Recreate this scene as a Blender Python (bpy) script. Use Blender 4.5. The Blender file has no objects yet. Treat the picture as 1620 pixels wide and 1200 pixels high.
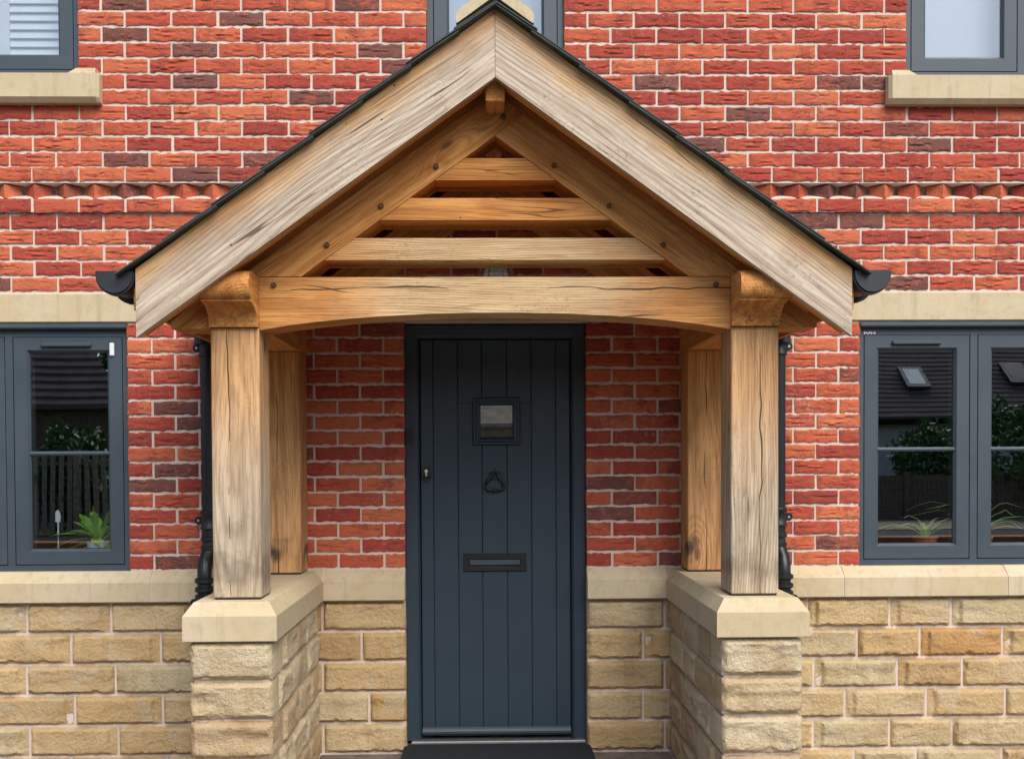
import bpy, math, random
import numpy as np
from mathutils import Vector, Matrix

# ------------------------------------------------------------------ camera
SC = bpy.context.scene
COL = SC.collection
W_PX, H_PX = 1620.0, 1200.0
F_PX, CX, CY = 1692.78, 804.79, 761.79
PITCH, YAW, ROLL = -0.0211, 0.0205, -0.0050
CAM = Vector((-0.0288, -5.2359, 1.4363))
cam_d = bpy.data.cameras.new('camera')
cam = bpy.data.objects.new('camera', cam_d)
COL.objects.link(cam)
fw = Vector((math.sin(YAW) * math.cos(PITCH), math.cos(YAW) * math.cos(PITCH), math.sin(PITCH)))
rt = Vector((math.cos(YAW), -math.sin(YAW), 0))
up = rt.cross(fw)
r2 = math.cos(ROLL) * rt + math.sin(ROLL) * up
u2 = -math.sin(ROLL) * rt + math.cos(ROLL) * up
M = Matrix((r2, u2, -fw)).transposed().to_4x4()
M.translation = CAM
cam.matrix_world = M
cam_d.sensor_fit = 'HORIZONTAL'
cam_d.sensor_width = 36.0
cam_d.lens = 36.0 * F_PX / W_PX
cam_d.shift_x = (W_PX / 2 - CX) / W_PX
cam_d.shift_y = (CY - H_PX / 2) / W_PX
cam_d.clip_start = 0.05
cam_d.clip_end = 500
SC.camera = cam

# ------------------------------------------------------------------ sky, sun, exposure
SUN_FROM = Vector((0.26, -0.62, 0.72)).normalized()      # soft light from in front, above and a little right
world = bpy.data.worlds.new('World')
SC.world = world
world.use_nodes = True
wn = world.node_tree
wn.nodes.clear()
w_out = wn.nodes.new('ShaderNodeOutputWorld')
w_bg = wn.nodes.new('ShaderNodeBackground')
w_sky = wn.nodes.new('ShaderNodeTexSky')
w_sky.sky_type = 'NISHITA'
w_sky.sun_disc = False
w_sky.sun_elevation = math.asin(SUN_FROM.z)
w_sky.sun_rotation = math.atan2(SUN_FROM.x, SUN_FROM.y)
w_sky.air_density = 1.0
w_sky.dust_density = 1.6
w_sky.ozone_density = 1.0
w_bg.inputs['Strength'].default_value = 0.068
wn.links.new(w_sky.outputs[0], w_bg.inputs['Color'])
wn.links.new(w_bg.outputs[0], w_out.inputs['Surface'])
sun_d = bpy.data.lights.new('sun', 'SUN')
sun_d.energy = 1.5
sun_d.angle = math.radians(50)
sun_d.color = (1.0, 0.94, 0.85)
sun = bpy.data.objects.new('sun', sun_d)
COL.objects.link(sun)
sun.rotation_euler = SUN_FROM.to_track_quat('Z', 'Y').to_euler()
sun.location = SUN_FROM * 30
SC.view_settings.view_transform = 'Standard'
SC.view_settings.look = 'None'
SC.view_settings.exposure = 1.32
SC.view_settings.gamma = 1.0
SC.cycles.use_denoising = True
SC.cycles.max_bounces = 8
SC.cycles.transparent_max_bounces = 12
SC.cycles.caustics_reflective = False
SC.cycles.caustics_refractive = False

rng = random.Random(11)
nrng = np.random.default_rng(5)

# ------------------------------------------------------------------ material helpers
class NT:
    def __init__(self, name):
        self.m = bpy.data.materials.new(name)
        self.m.use_nodes = True
        self.t = self.m.node_tree
        self.t.nodes.clear()
        self.out = self.n('ShaderNodeOutputMaterial')
    def n(self, typ, **kw):
        nd = self.t.nodes.new(typ)
        for k, v in kw.items():
            setattr(nd, k, v)
        return nd
    def put(self, sock, v):
        if v is None:
            return
        if hasattr(v, 'is_output'):
            self.t.links.new(v, sock)
        elif isinstance(v, (tuple, list, Vector)):
            v = tuple(v)
            if sock.type == 'RGBA' and len(v) == 3:
                v = v + (1.0,)
            sock.default_value = v
        else:
            sock.default_value = v
    def math(self, op, a, b=None, c=None, clamp=False):
        nd = self.n('ShaderNodeMath', operation=op)
        nd.use_clamp = clamp
        for i, v in enumerate((a, b, c)):
            self.put(nd.inputs[i], v) if v is not None else None
        return nd.outputs[0]
    def vmath(self, op, a, b=None):
        nd = self.n('ShaderNodeVectorMath', operation=op)
        self.put(nd.inputs[0], a)
        if b is not None:
            if op == 'SCALE':
                self.put(nd.inputs['Scale'], b)
            else:
                self.put(nd.inputs[1], b)
        return nd.outputs['Value'] if op in ('LENGTH', 'DISTANCE', 'DOT_PRODUCT') else nd.outputs[0]
    def noise(self, vec, scale, detail=3.0, rough=0.55, dist=0.0, color=False):
        nd = self.n('ShaderNodeTexNoise')
        self.put(nd.inputs['Vector'], vec)
        self.put(nd.inputs['Scale'], scale)
        self.put(nd.inputs['Detail'], detail)
        self.put(nd.inputs['Roughness'], rough)
        self.put(nd.inputs['Distortion'], dist)
        return nd.outputs['Color'] if color else nd.outputs[0]
    def voronoi(self, vec, scale, feature='F1'):
        nd = self.n('ShaderNodeTexVoronoi', feature=feature)
        self.put(nd.inputs['Vector'], vec)
        self.put(nd.inputs['Scale'], scale)
        return nd
    def ramp(self, fac, stops, interp='LINEAR'):
        nd = self.n('ShaderNodeValToRGB')
        cr = nd.color_ramp
        cr.interpolation = interp
        while len(cr.elements) < len(stops):
            cr.elements.new(0.5)
        for e, (p, c) in zip(cr.elements, stops):
            e.position = p
            e.color = tuple(c) + (1.0,) if len(c) == 3 else c
        self.put(nd.inputs[0], fac)
        return nd.outputs[0]
    def rng(self, v, a, b, c=0.0, d=1.0, smooth=True):
        nd = self.n('ShaderNodeMapRange')
        nd.interpolation_type = 'SMOOTHSTEP' if smooth else 'LINEAR'
        self.put(nd.inputs[0], v)
        for i, x in enumerate((a, b, c, d)):
            self.put(nd.inputs[i + 1], x)
        return nd.outputs[0]
    def mix(self, f, a, b, blend='MIX'):
        nd = self.n('ShaderNodeMix', data_type='RGBA', blend_type=blend)
        self.put(nd.inputs[0], f)
        self.put(nd.inputs[6], a)
        self.put(nd.inputs[7], b)
        return nd.outputs[2]
    def coord(self, which='Object'):
        return self.n('ShaderNodeTexCoord').outputs[which]
    def sep(self, v):
        nd = self.n('ShaderNodeSeparateXYZ')
        self.put(nd.inputs[0], v)
        return nd.outputs
    def comb(self, x, y, z):
        nd = self.n('ShaderNodeCombineXYZ')
        for i, v in enumerate((x, y, z)):
            self.put(nd.inputs[i], v)
        return nd.outputs[0]
    def objrand(self):
        return self.n('ShaderNodeObjectInfo').outputs['Random']
    def attr(self, name, typ='OBJECT'):
        nd = self.n('ShaderNodeAttribute', attribute_type=typ, attribute_name=name)
        return nd.outputs['Fac']
    def bump(self, h, strength=0.4, dist=0.004, normal=None):
        nd = self.n('ShaderNodeBump')
        self.put(nd.inputs['Strength'], strength)
        self.put(nd.inputs['Distance'], dist)
        self.put(nd.inputs['Height'], h)
        self.put(nd.inputs['Normal'], normal) if normal is not None else None
        return nd.outputs[0]
    def white(self, v):
        nd = self.n('ShaderNodeTexWhiteNoise', noise_dimensions='1D')
        self.put(nd.inputs['W'], v)
        return nd.outputs['Value']
    def bsdf(self, color, rough=0.7, normal=None, spec=0.5, metal=0.0, **kw):
        nd = self.n('ShaderNodeBsdfPrincipled')
        self.put(nd.inputs['Base Color'], color)
        self.put(nd.inputs['Roughness'], rough)
        self.put(nd.inputs['Specular IOR Level'], spec)
        self.put(nd.inputs['Metallic'], metal)
        if normal is not None:
            self.put(nd.inputs['Normal'], normal)
        for k, v in kw.items():
            self.put(nd.inputs[k], v)
        self.t.links.new(nd.outputs[0], self.out.inputs[0])
        return nd

def brick_material(name, mode):
    m = NT(name)
    r = m.objrand() if mode == 'OBJECT' else m.attr('tint', 'GEOMETRY')
    p = m.coord()
    seed = m.math('MULTIPLY', r, 137.0)
    P = m.vmath('ADD', p, m.comb(seed, m.math('MULTIPLY', r, 71.0), m.math('MULTIPLY', r, 53.0)))
    k1 = m.white(m.math('MULTIPLY', r, 917.3))
    k2 = m.white(m.math('MULTIPLY', r, 313.7))
    base = m.ramp(k1, [(0.0, (0.61, 0.172, 0.083)), (0.30, (0.555, 0.130, 0.066)), (0.52, (0.485, 0.096, 0.054)),
                       (0.72, (0.405, 0.070, 0.047)), (0.91, (0.345, 0.058, 0.043)), (0.935, (0.200, 0.082, 0.066)), (1.0, (0.175, 0.072, 0.060))])
    big = m.noise(P, 9.0, 2.0, 0.5)
    med = m.noise(P, 34.0, 4.0, 0.6, 0.6)
    fine = m.noise(P, 260.0, 3.0, 0.7)
    burnt = m.math('GREATER_THAN', k1, 0.92)
    other = m.mix(burnt, (0.30, 0.056, 0.044), (0.42, 0.10, 0.058))
    f = m.rng(m.math('ADD', big, m.math('MULTIPLY', m.math('SUBTRACT', med, 0.5), 0.5)), 0.50, 0.66)
    c = m.mix(m.math('MULTIPLY', f, m.math('MULTIPLY_ADD', k2, 0.7, 0.12)), base, other)
    c = m.mix(m.rng(med, 0.52, 0.74, 0.0, 0.35), c, (0.62, 0.235, 0.135))
    c = m.mix(m.rng(fine, 0.30, 0.50, 0.45, 0.0), c, (0.14, 0.03, 0.025))
    sv = m.voronoi(P, 85.0)
    fleck = m.math('MULTIPLY', m.math('LESS_THAN', sv.outputs['Distance'], 0.16), m.math('GREATER_THAN', m.sep(sv.outputs['Color'])[0], 0.93))
    c = m.mix(m.math('MULTIPLY', fleck, 0.7), c, (0.72, 0.55, 0.42))
    gp = m.n('ShaderNodeNewGeometry').outputs['Position']
    bloom = m.math('MULTIPLY', m.rng(m.noise(gp, 1.7, 4.0, 0.65, 0.5), 0.54, 0.74), m.rng(m.noise(gp, 55.0, 4.0, 0.7), 0.46, 0.66))
    c = m.mix(m.math('MULTIPLY', bloom, 0.42), c, (0.66, 0.50, 0.42))
    # drag folds of a hand-thrown brick
    s = m.sep(P)
    fold = m.noise(m.comb(m.math('MULTIPLY', s[0], 15.0), m.math('MULTIPLY', s[1], 15.0), m.math('MULTIPLY', s[2], 40.0)), 1.0, 2.0, 0.5, 1.6)
    ridge = m.math('ABSOLUTE', m.math('SUBTRACT', fold, 0.5))
    crease = m.rng(ridge, 0.0, 0.028, 1.0, 0.0)
    crease = m.math('MULTIPLY', crease, m.rng(m.noise(P, 17.0, 1.0), 0.46, 0.60))
    c = m.mix(m.math('MULTIPLY', crease, 0.5), c, (0.150, 0.032, 0.028))  # crease dirt, plus the shade of the folds darkened into the colour
    h = m.math('ADD', m.math('MULTIPLY', fold, 1.1), m.math('MULTIPLY', fine, 0.35))
    h = m.math('SUBTRACT', h, m.math('MULTIPLY', crease, 0.8))
    m.bsdf(c, 0.88, m.bump(h, 0.62, 0.006), 0.25)
    return m.m

def mortar_material():
    m = NT('mortar')
    p = m.coord()
    n = m.noise(p, 5.0, 3.0)
    f = m.noise(p, 220.0, 3.0, 0.7)
    c = m.mix(m.rng(n, 0.35, 0.7), (0.78, 0.67, 0.585), (0.68, 0.575, 0.495))
    c = m.mix(m.rng(f, 0.35, 0.65, 0.30, 0.0), c, (0.46, 0.36, 0.30))
    m.bsdf(c, 0.95, m.bump(m.math('ADD', f, m.noise(p, 40.0)), 0.6, 0.004), 0.2)
    return m.m

def rock_material(name, warm):
    m = NT(name)
    r = m.objrand()
    p = m.coord()
    P = m.vmath('ADD', p, m.comb(m.math('MULTIPLY', r, 41.0), m.math('MULTIPLY', r, 17.0), m.math('MULTIPLY', r, 29.0)))
    k = m.white(m.math('MULTIPLY', r, 777.7))
    if warm:
        base = m.ramp(k, [(0.0, (0.707, 0.518, 0.28)), (0.3, (0.666, 0.452, 0.219)), (0.55, (0.697, 0.533, 0.31)), (0.78, (0.655, 0.541, 0.335)), (0.9, (0.624, 0.347, 0.133)), (1.0, (0.603, 0.409, 0.189))])
    else:
        base = m.ramp(k, [(0.0, (0.749, 0.627, 0.421)), (0.3, (0.707, 0.58, 0.378)), (0.5, (0.634, 0.475, 0.292)), (0.72, (0.551, 0.395, 0.237)), (0.86, (0.718, 0.58, 0.361)), (1.0, (0.624, 0.447, 0.258))])
    big = m.noise(P, 5.0, 3.0, 0.55, 0.5)
    med = m.noise(P, 62.0, 5.0, 0.7)
    fine = m.noise(P, 190.0, 3.0, 0.7)
    c = m.mix(m.rng(big, 0.47, 0.70, 0.0, 0.45), base, (0.50, 0.315, 0.145))
    c = m.mix(m.rng(m.noise(P, 7.3, 2.0, 0.5, 0.8), 0.54, 0.72, 0.0, 0.45), c, (0.66, 0.58, 0.42))
    s = m.sep(P)
    bed = m.noise(m.comb(m.math('MULTIPLY', s[0], 11.0), m.math('MULTIPLY', s[1], 11.0), m.math('MULTIPLY', s[2], 2.0)), 1.0, 2.0, 0.5, 0.4)
    c = m.mix(m.rng(bed, 0.54, 0.68, 0.0, 0.32), c, (0.46, 0.30, 0.15))
    c = m.mix(m.rng(med, 0.26, 0.46, 0.32, 0.0), c, (0.31, 0.215, 0.115))
    c = m.mix(m.rng(fine, 0.28, 0.52, 0.25, 0.0), c, (0.30, 0.22, 0.12))
    c = m.mix(m.rng(fine, 0.60, 0.80, 0.0, 0.25), c, (0.70, 0.62, 0.46))
    h = m.math('ADD', m.math('MULTIPLY', med, 1.2), m.math('MULTIPLY', fine, 0.5))
    m.bsdf(c, 0.93, m.bump(h, 1.0, 0.011), 0.2)
    return m.m

def ashlar_material():
    m = NT('dressed_sandstone')
    p = m.coord()
    r = m.objrand()
    P = m.vmath('ADD', p, m.comb(m.math('MULTIPLY', r, 23.0), m.math('MULTIPLY', r, 61.0), 0.0))
    a = m.noise(P, 2.6, 4.0, 0.6, 0.7)
    b = m.noise(P, 22.0, 4.0, 0.6)
    f = m.noise(P, 260.0, 2.0, 0.6)
    c = m.mix(m.rng(a, 0.35, 0.65), (0.63, 0.53, 0.365), (0.585, 0.475, 0.30))
    c = m.mix(m.rng(b, 0.48, 0.72, 0.0, 0.42), c, (0.46, 0.375, 0.23))
    s = m.sep(P)
    streak = m.noise(m.comb(m.math('MULTIPLY', s[0], 26.0), m.math('MULTIPLY', s[1], 26.0), m.math('MULTIPLY', s[2], 2.5)), 1.0, 3.0, 0.6)
    c = m.mix(m.rng(streak, 0.52, 0.76, 0.0, 0.50), c, (0.40, 0.33, 0.20))
    alg = m.noise(P, 1.7, 3.0, 0.6)
    c = m.mix(m.rng(alg, 0.54, 0.70, 0.0, 0.40), c, (0.50, 0.44, 0.235))
    c = m.mix(m.rng(f, 0.35, 0.55, 0.18, 0.0), c, (0.30, 0.23, 0.12))
    pv = m.voronoi(P, 11.0)
    pit = m.math('MULTIPLY', m.math('LESS_THAN', pv.outputs['Distance'], 0.035), m.math('GREATER_THAN', m.sep(pv.outputs['Color'])[0], 0.7))
    c = m.mix(m.math('MULTIPLY', pit, 0.7), c, (0.20, 0.15, 0.09))
    m.bsdf(c, 0.85, m.bump(m.math('ADD', f, b), 0.25, 0.002), 0.25)
    return m.m

def oak_material(name, dark, light, grey1, grey2, weather, amount=1.0):
    """weather: 'none', 'board' (grey except along the sheltered top), 'post' (grey towards the foot), 'beam' (grey mid-span)"""
    m = NT(name)
    p = m.coord()
    r = m.objrand()
    off = m.comb(m.math('MULTIPLY', r, 37.0), m.math('MULTIPLY', r, 5.0), m.math('MULTIPLY', r, 9.0))
    P = m.vmath('ADD', p, off)
    s = m.sep(P)
    so = m.sep(p)
    # knots bend the grain
    kvec = m.comb(m.math('MULTIPLY', s[0], 1.9), m.math('MULTIPLY', s[1], 5.0), m.math('MULTIPLY', s[2], 5.0))
    kv = m.voronoi(kvec, 1.0)
    keep = m.math('GREATER_THAN', m.sep(kv.outputs['Color'])[0], 0.45)
    kd = kv.outputs['Distance']
    kbend = m.math('MULTIPLY', m.rng(kd, 0.0, 0.42, 1.0, 0.0), keep)
    kcore = m.math('MULTIPLY', m.rng(kd, 0.035, 0.085, 1.0, 0.0), keep)
    slow = m.noise(m.comb(m.math('MULTIPLY', s[0], 0.75), m.math('MULTIPLY', s[1], 4.2), m.math('MULTIPLY', s[2], 4.2)), 1.0, 1.5, 0.4)
    py = m.math('ADD', so[1], m.math('MULTIPLY_ADD', r, 0.30, -0.15))
    pz = m.math('ADD', so[2], m.math('MULTIPLY_ADD', m.white(m.math('MULTIPLY', r, 91.0)), 0.24, -0.12))
    rad = m.math('SQRT', m.math('ADD', m.math('MULTIPLY', py, py), m.math('MULTIPLY', pz, pz)))
    rad = m.math('ADD', rad, m.math('MULTIPLY', slow, 0.17))
    rad = m.math('ADD', rad, m.math('MULTIPLY', kbend, 0.055))
    ring = m.math('SINE', m.math('MULTIPLY', rad, 2 * math.pi / 0.0125))
    ring = m.math('MULTIPLY_ADD', ring, 0.5, 0.5)
    ring = m.math('POWER', ring, 2.2)
    fibre = m.noise(m.comb(m.math('MULTIPLY', s[0], 7.0), m.math('MULTIPLY', s[1], 190.0), m.math('MULTIPLY', s[2], 190.0)), 1.0, 3.0, 0.65, 0.4)
    streak = m.noise(m.comb(m.math('MULTIPLY', s[0], 1.6), m.math('MULTIPLY', s[1], 34.0), m.math('MULTIPLY', s[2], 34.0)), 1.0, 3.0, 0.6, 0.5)
    blot = m.noise(P, 4.2, 3.0, 0.55)
    ringmask = m.rng(m.noise(P, 2.3, 2.0), 0.36, 0.60, 0.25, 1.0)
    # sound golden heartwood
    g = m.mix(m.rng(streak, 0.34, 0.66), dark, light)
    g = m.mix(m.math('MULTIPLY', m.math('MULTIPLY', ring, ringmask), 0.36), g, tuple(x * 0.50 for x in dark))
    g = m.mix(m.rng(blot, 0.50, 0.72, 0.0, 0.45), g, (dark[0] * 0.92, dark[1] * 0.66, dark[2] * 0.45))
    mould = m.noise(P, 75.0, 4.0, 0.75)
    mzone = m.rng(m.noise(P, 5.5, 3.0, 0.6), 0.44, 0.66)
    # silvered surface
    w = m.mix(m.rng(streak, 0.32, 0.68), grey1, grey2)
    w = m.mix(m.math('MULTIPLY', m.math('MULTIPLY', ring, ringmask), 0.46), w, tuple(x * 0.42 for x in grey1))
    w = m.mix(m.rng(blot, 0.54, 0.72, 0.0, 0.35), w, tuple(x * 0.62 for x in grey1))
    wob = m.math('MULTIPLY', m.math('SUBTRACT', m.noise(P, 3.0, 4.0, 0.6), 0.5), 1.0)
    wob = m.math('ADD', wob, m.math('MULTIPLY', m.math('SUBTRACT', streak, 0.5), 0.8))
    if weather == 'board':        # local z runs across the board, 0 at its lower edge
        wm = m.rng(m.math('ADD', so[2], m.math('MULTIPLY', wob, 0.12)), 0.205, 0.095)
        wm = m.math('MULTIPLY_ADD', wm, 0.80, 0.08)
    elif weather == 'post':
        wm = m.rng(m.math('ADD', so[0], m.math('MULTIPLY', wob, 0.34)), 0.92, 0.30)
        wm = m.math('MULTIPLY_ADD', wm, 0.72, 0.22)
    elif weather == 'beam':
        e = m.math('ABSOLUTE', so[0])
        wm = m.rng(m.math('ADD', e, m.math('MULTIPLY', wob, 0.7)), 0.85, 0.25)
        wm = m.math('MULTIPLY', wm, 0.75)
    else:
        wm = m.rng(wob, 0.10, 0.45, 0.0, 0.35)
    c = m.mix(m.math('MULTIPLY', wm, amount), g, w)
    c = m.mix(m.rng(fibre, 0.30, 0.54, 0.46, 0.0), c, (dark[0] * 0.34, dark[1] * 0.30, dark[2] * 0.30))
    c = m.mix(m.rng(fibre, 0.58, 0.78, 0.0, 0.18), c, (0.72, 0.60, 0.43))
    c = m.mix(m.math('MULTIPLY', m.math('MULTIPLY', m.rng(mould, 0.52, 0.68), mzone), m.math('MULTIPLY_ADD', wm, 0.45, 0.15)), c, (0.13, 0.095, 0.065))
    c = m.mix(m.math('MULTIPLY', kcore, 0.75), c, (0.10, 0.055, 0.03))
    # drying checks
    chk = m.noise(m.comb(m.math('MULTIPLY', s[0], 0.9), m.math('MULTIPLY', s[1], 15.0), m.math('MULTIPLY', s[2], 15.0)), 1.0, 2.0, 0.5, 0.6)
    chm = m.rng(m.math('ABSOLUTE', m.math('SUBTRACT', chk, 0.5)), 0.004, 0.012, 1.0, 0.0)
    chm = m.math('MULTIPLY', chm, m.rng(m.noise(P, 2.1, 1.0), 0.58, 0.68))
    # one long shake, placed per timber
    cpos = m.attr('shake')
    con = m.math('GREATER_THAN', m.math('ABSOLUTE', cpos), 0.0005)
    wav = m.math('MULTIPLY', m.math('SUBTRACT', m.noise(m.comb(m.math('MULTIPLY', so[0], 3.2), r, 0.0), 1.0, 3.0, 0.5), 0.5), 0.055)
    dy = m.math('ABSOLUTE', m.math('SUBTRACT', m.math('SUBTRACT', so[2], cpos), wav))
    wid = m.math('MULTIPLY', m.rng(m.noise(m.comb(m.math('MULTIPLY', so[0], 2.6), m.math('MULTIPLY', r, 7.0), 3.0), 1.0, 2.0), 0.38, 0.66), 0.0027)
    shake = m.math('MULTIPLY', m.rng(m.math('SUBTRACT', dy, wid), 0.0, 0.0012, 1.0, 0.0), con)
    shake = m.math('MULTIPLY', shake, m.math('GREATER_THAN', wid, 0.0004))
    cr = m.math('MAXIMUM', m.math('MULTIPLY', chm, 0.8), shake)
    c = m.mix(m.math('MULTIPLY', cr, 0.88), c, (0.035, 0.020, 0.012))
    pv = m.voronoi(P, 13.0)
    pin = m.math('MULTIPLY', m.math('LESS_THAN', pv.outputs['Distance'], 0.055), m.math('GREATER_THAN', m.sep(pv.outputs['Color'])[1], 0.90))
    c = m.mix(m.math('MULTIPLY', pin, 0.85), c, (0.05, 0.03, 0.02))
    if weather == 'post':         # tannin and damp stain creeping up from the foot
        st = m.math('ADD', so[0], m.math('MULTIPLY', m.math('SUBTRACT', m.noise(P, 9.0, 4.0, 0.65), 0.5), 0.26))
        stm = m.math('MULTIPLY', m.rng(st, 0.02, 0.10), m.rng(st, 0.10, 0.19, 1.0, 0.0))
        stm = m.math('MULTIPLY', stm, m.rng(m.noise(P, 6.0, 1.0), 0.36, 0.50))
        c = m.mix(m.math('MULTIPLY', stm, m.attr('stain')), c, (0.06, 0.042, 0.03))
    h = m.math('ADD', m.math('MULTIPLY', fibre, 0.5), m.math('MULTIPLY', ring, 0.25))
    h = m.math('SUBTRACT', h, m.math('MULTIPLY', cr, 2.2))
    m.bsdf(c, 0.72, m.bump(h, 0.55, 0.004), 0.3)
    return m.m

def paint_material(name, col, rough=0.42, spec=0.5, mott=0.12):
    m = NT(name)
    p = m.coord()
    n = m.noise(p, 3.0, 4.0, 0.6)
    f = m.noise(p, 90.0, 3.0, 0.6)
    c = m.mix(m.rng(n, 0.3, 0.7, 0.0, mott), col, tuple(min(1, x * 1.9 + 0.01) for x in col))
    dv = m.voronoi(p, 16.0)
    dust = m.math('MULTIPLY', m.math('LESS_THAN', dv.outputs['Distance'], 0.035), m.math('GREATER_THAN', m.sep(dv.outputs['Color'])[0], 0.88))
    c = m.mix(m.math('MULTIPLY', dust, 0.35), c, (0.5, 0.5, 0.48))
    m.bsdf(c, m.rng(n, 0.3, 0.7, rough, rough + 0.14), m.bump(m.math('ADD', f, n), 0.06, 0.002), spec)
    return m.m

def door_material():
    m = NT('door_paint')
    p = m.coord()
    s = m.sep(p)
    g = m.noise(m.comb(m.math('MULTIPLY', s[0], 110.0), m.math('MULTIPLY', s[1], 40.0), m.math('MULTIPLY', s[2], 5.0)), 1.0, 4.0, 0.6, 0.8)
    n = m.noise(p, 4.0, 4.0, 0.6)
    c = m.mix(m.rng(n, 0.35, 0.7, 0.0, 0.30), (0.025, 0.044, 0.063), (0.038, 0.061, 0.083))
    dv = m.voronoi(p, 19.0)
    dust = m.math('MULTIPLY', m.math('LESS_THAN', dv.outputs['Distance'], 0.05), m.math('GREATER_THAN', m.sep(dv.outputs['Color'])[0], 0.85))
    c = m.mix(m.math('MULTIPLY', dust, 0.30), c, (0.35, 0.38, 0.38))
    m.bsdf(c, 0.40, m.bump(g, 0.22, 0.003), 0.5)
    return m.m

def plain(name, col, rough=0.6, spec=0.4, metal=0.0, nscale=20.0, amt=0.25):
    m = NT(name)
    p = m.coord()
    n = m.noise(p, nscale, 4.0, 0.6)
    c = m.mix(m.rng(n, 0.3, 0.7), col, tuple(x * (1 - amt) for x in col))
    m.bsdf(c, rough, m.bump(n, 0.15, 0.003), spec, metal)
    return m.m

def pane_material():
    m = NT('window_glass')
    lw = m.n('ShaderNodeLayerWeight')
    lw.inputs['Blend'].default_value = 0.5
    f = m.math('MULTIPLY_ADD', m.math('POWER', lw.outputs['Facing'], 4.0), 0.8, 0.19, clamp=True)
    gl = m.n('ShaderNodeBsdfGlossy')
    gl.inputs['Roughness'].default_value = 0.0
    gl.inputs['Color'].default_value = (0.93, 0.97, 1.0, 1)
    p = m.coord()
    m.put(gl.inputs['Normal'], m.bump(m.noise(p, 1.6, 1.0), 0.03, 0.02))
    tr = m.n('ShaderNodeBsdfTransparent')
    tr.inputs['Color'].default_value = (0.97, 0.985, 0.98, 1)
    mx = m.n('ShaderNodeMixShader')
    m.put(mx.inputs[0], f)
    m.t.links.new(tr.outputs[0], mx.inputs[1])
    m.t.links.new(gl.outputs[0], mx.inputs[2])
    m.t.links.new(mx.outputs[0], m.out.inputs[0])
    return m.m

def leaf_material(name, a, b, thin=False):
    m = NT(name)
    p = m.coord()
    n = m.noise(p, 7.0, 3.0)
    c = m.mix(m.rng(n, 0.3, 0.7), a, b)
    nd = m.bsdf(c, 0.5, None, 0.4)
    if thin:
        tl = m.n('ShaderNodeBsdfTranslucent')
        m.put(tl.inputs[0], c)
        mx = m.n('ShaderNodeMixShader')
        mx.inputs[0].default_value = 0.4
        m.t.links.new(nd.outputs[0], mx.inputs[1])
        m.t.links.new(tl.outputs[0], mx.inputs[2])
        m.t.links.new(mx.outputs[0], m.out.inputs[0])
    return m.m

def roof_tile_material():
    m = NT('concrete_roof_tile')
    p = m.coord()
    n = m.noise(p, 1.2, 4.0, 0.6)
    f = m.noise(p, 14.0, 4.0, 0.6)
    c = m.mix(m.rng(n, 0.3, 0.7), (0.15, 0.115, 0.105), (0.10, 0.080, 0.076))
    c = m.mix(m.rng(f, 0.5, 0.7, 0.0, 0.4), c, (0.12, 0.10, 0.09))
    m.bsdf(c, 0.85, None, 0.2)
    return m.m

def slate_material():
    m = NT('roof_slate')
    p = m.coord()
    r = m.objrand()
    P = m.vmath('ADD', p, m.comb(m.math('MULTIPLY', r, 31.0), 0.0, 0.0))
    n = m.noise(P, 11.0, 4.0, 0.6)
    f = m.noise(P, 120.0, 3.0, 0.7)
    c = m.mix(m.rng(n, 0.35, 0.7), (0.030, 0.037, 0.036), (0.052, 0.062, 0.056))
    c = m.mix(m.rng(m.noise(P, 6.0, 3.0), 0.60, 0.72, 0.0, 0.35), c, (0.075, 0.10, 0.055))
    m.bsdf(c, 0.62, m.bump(f, 0.5, 0.003), 0.4)
    return m.m

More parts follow.
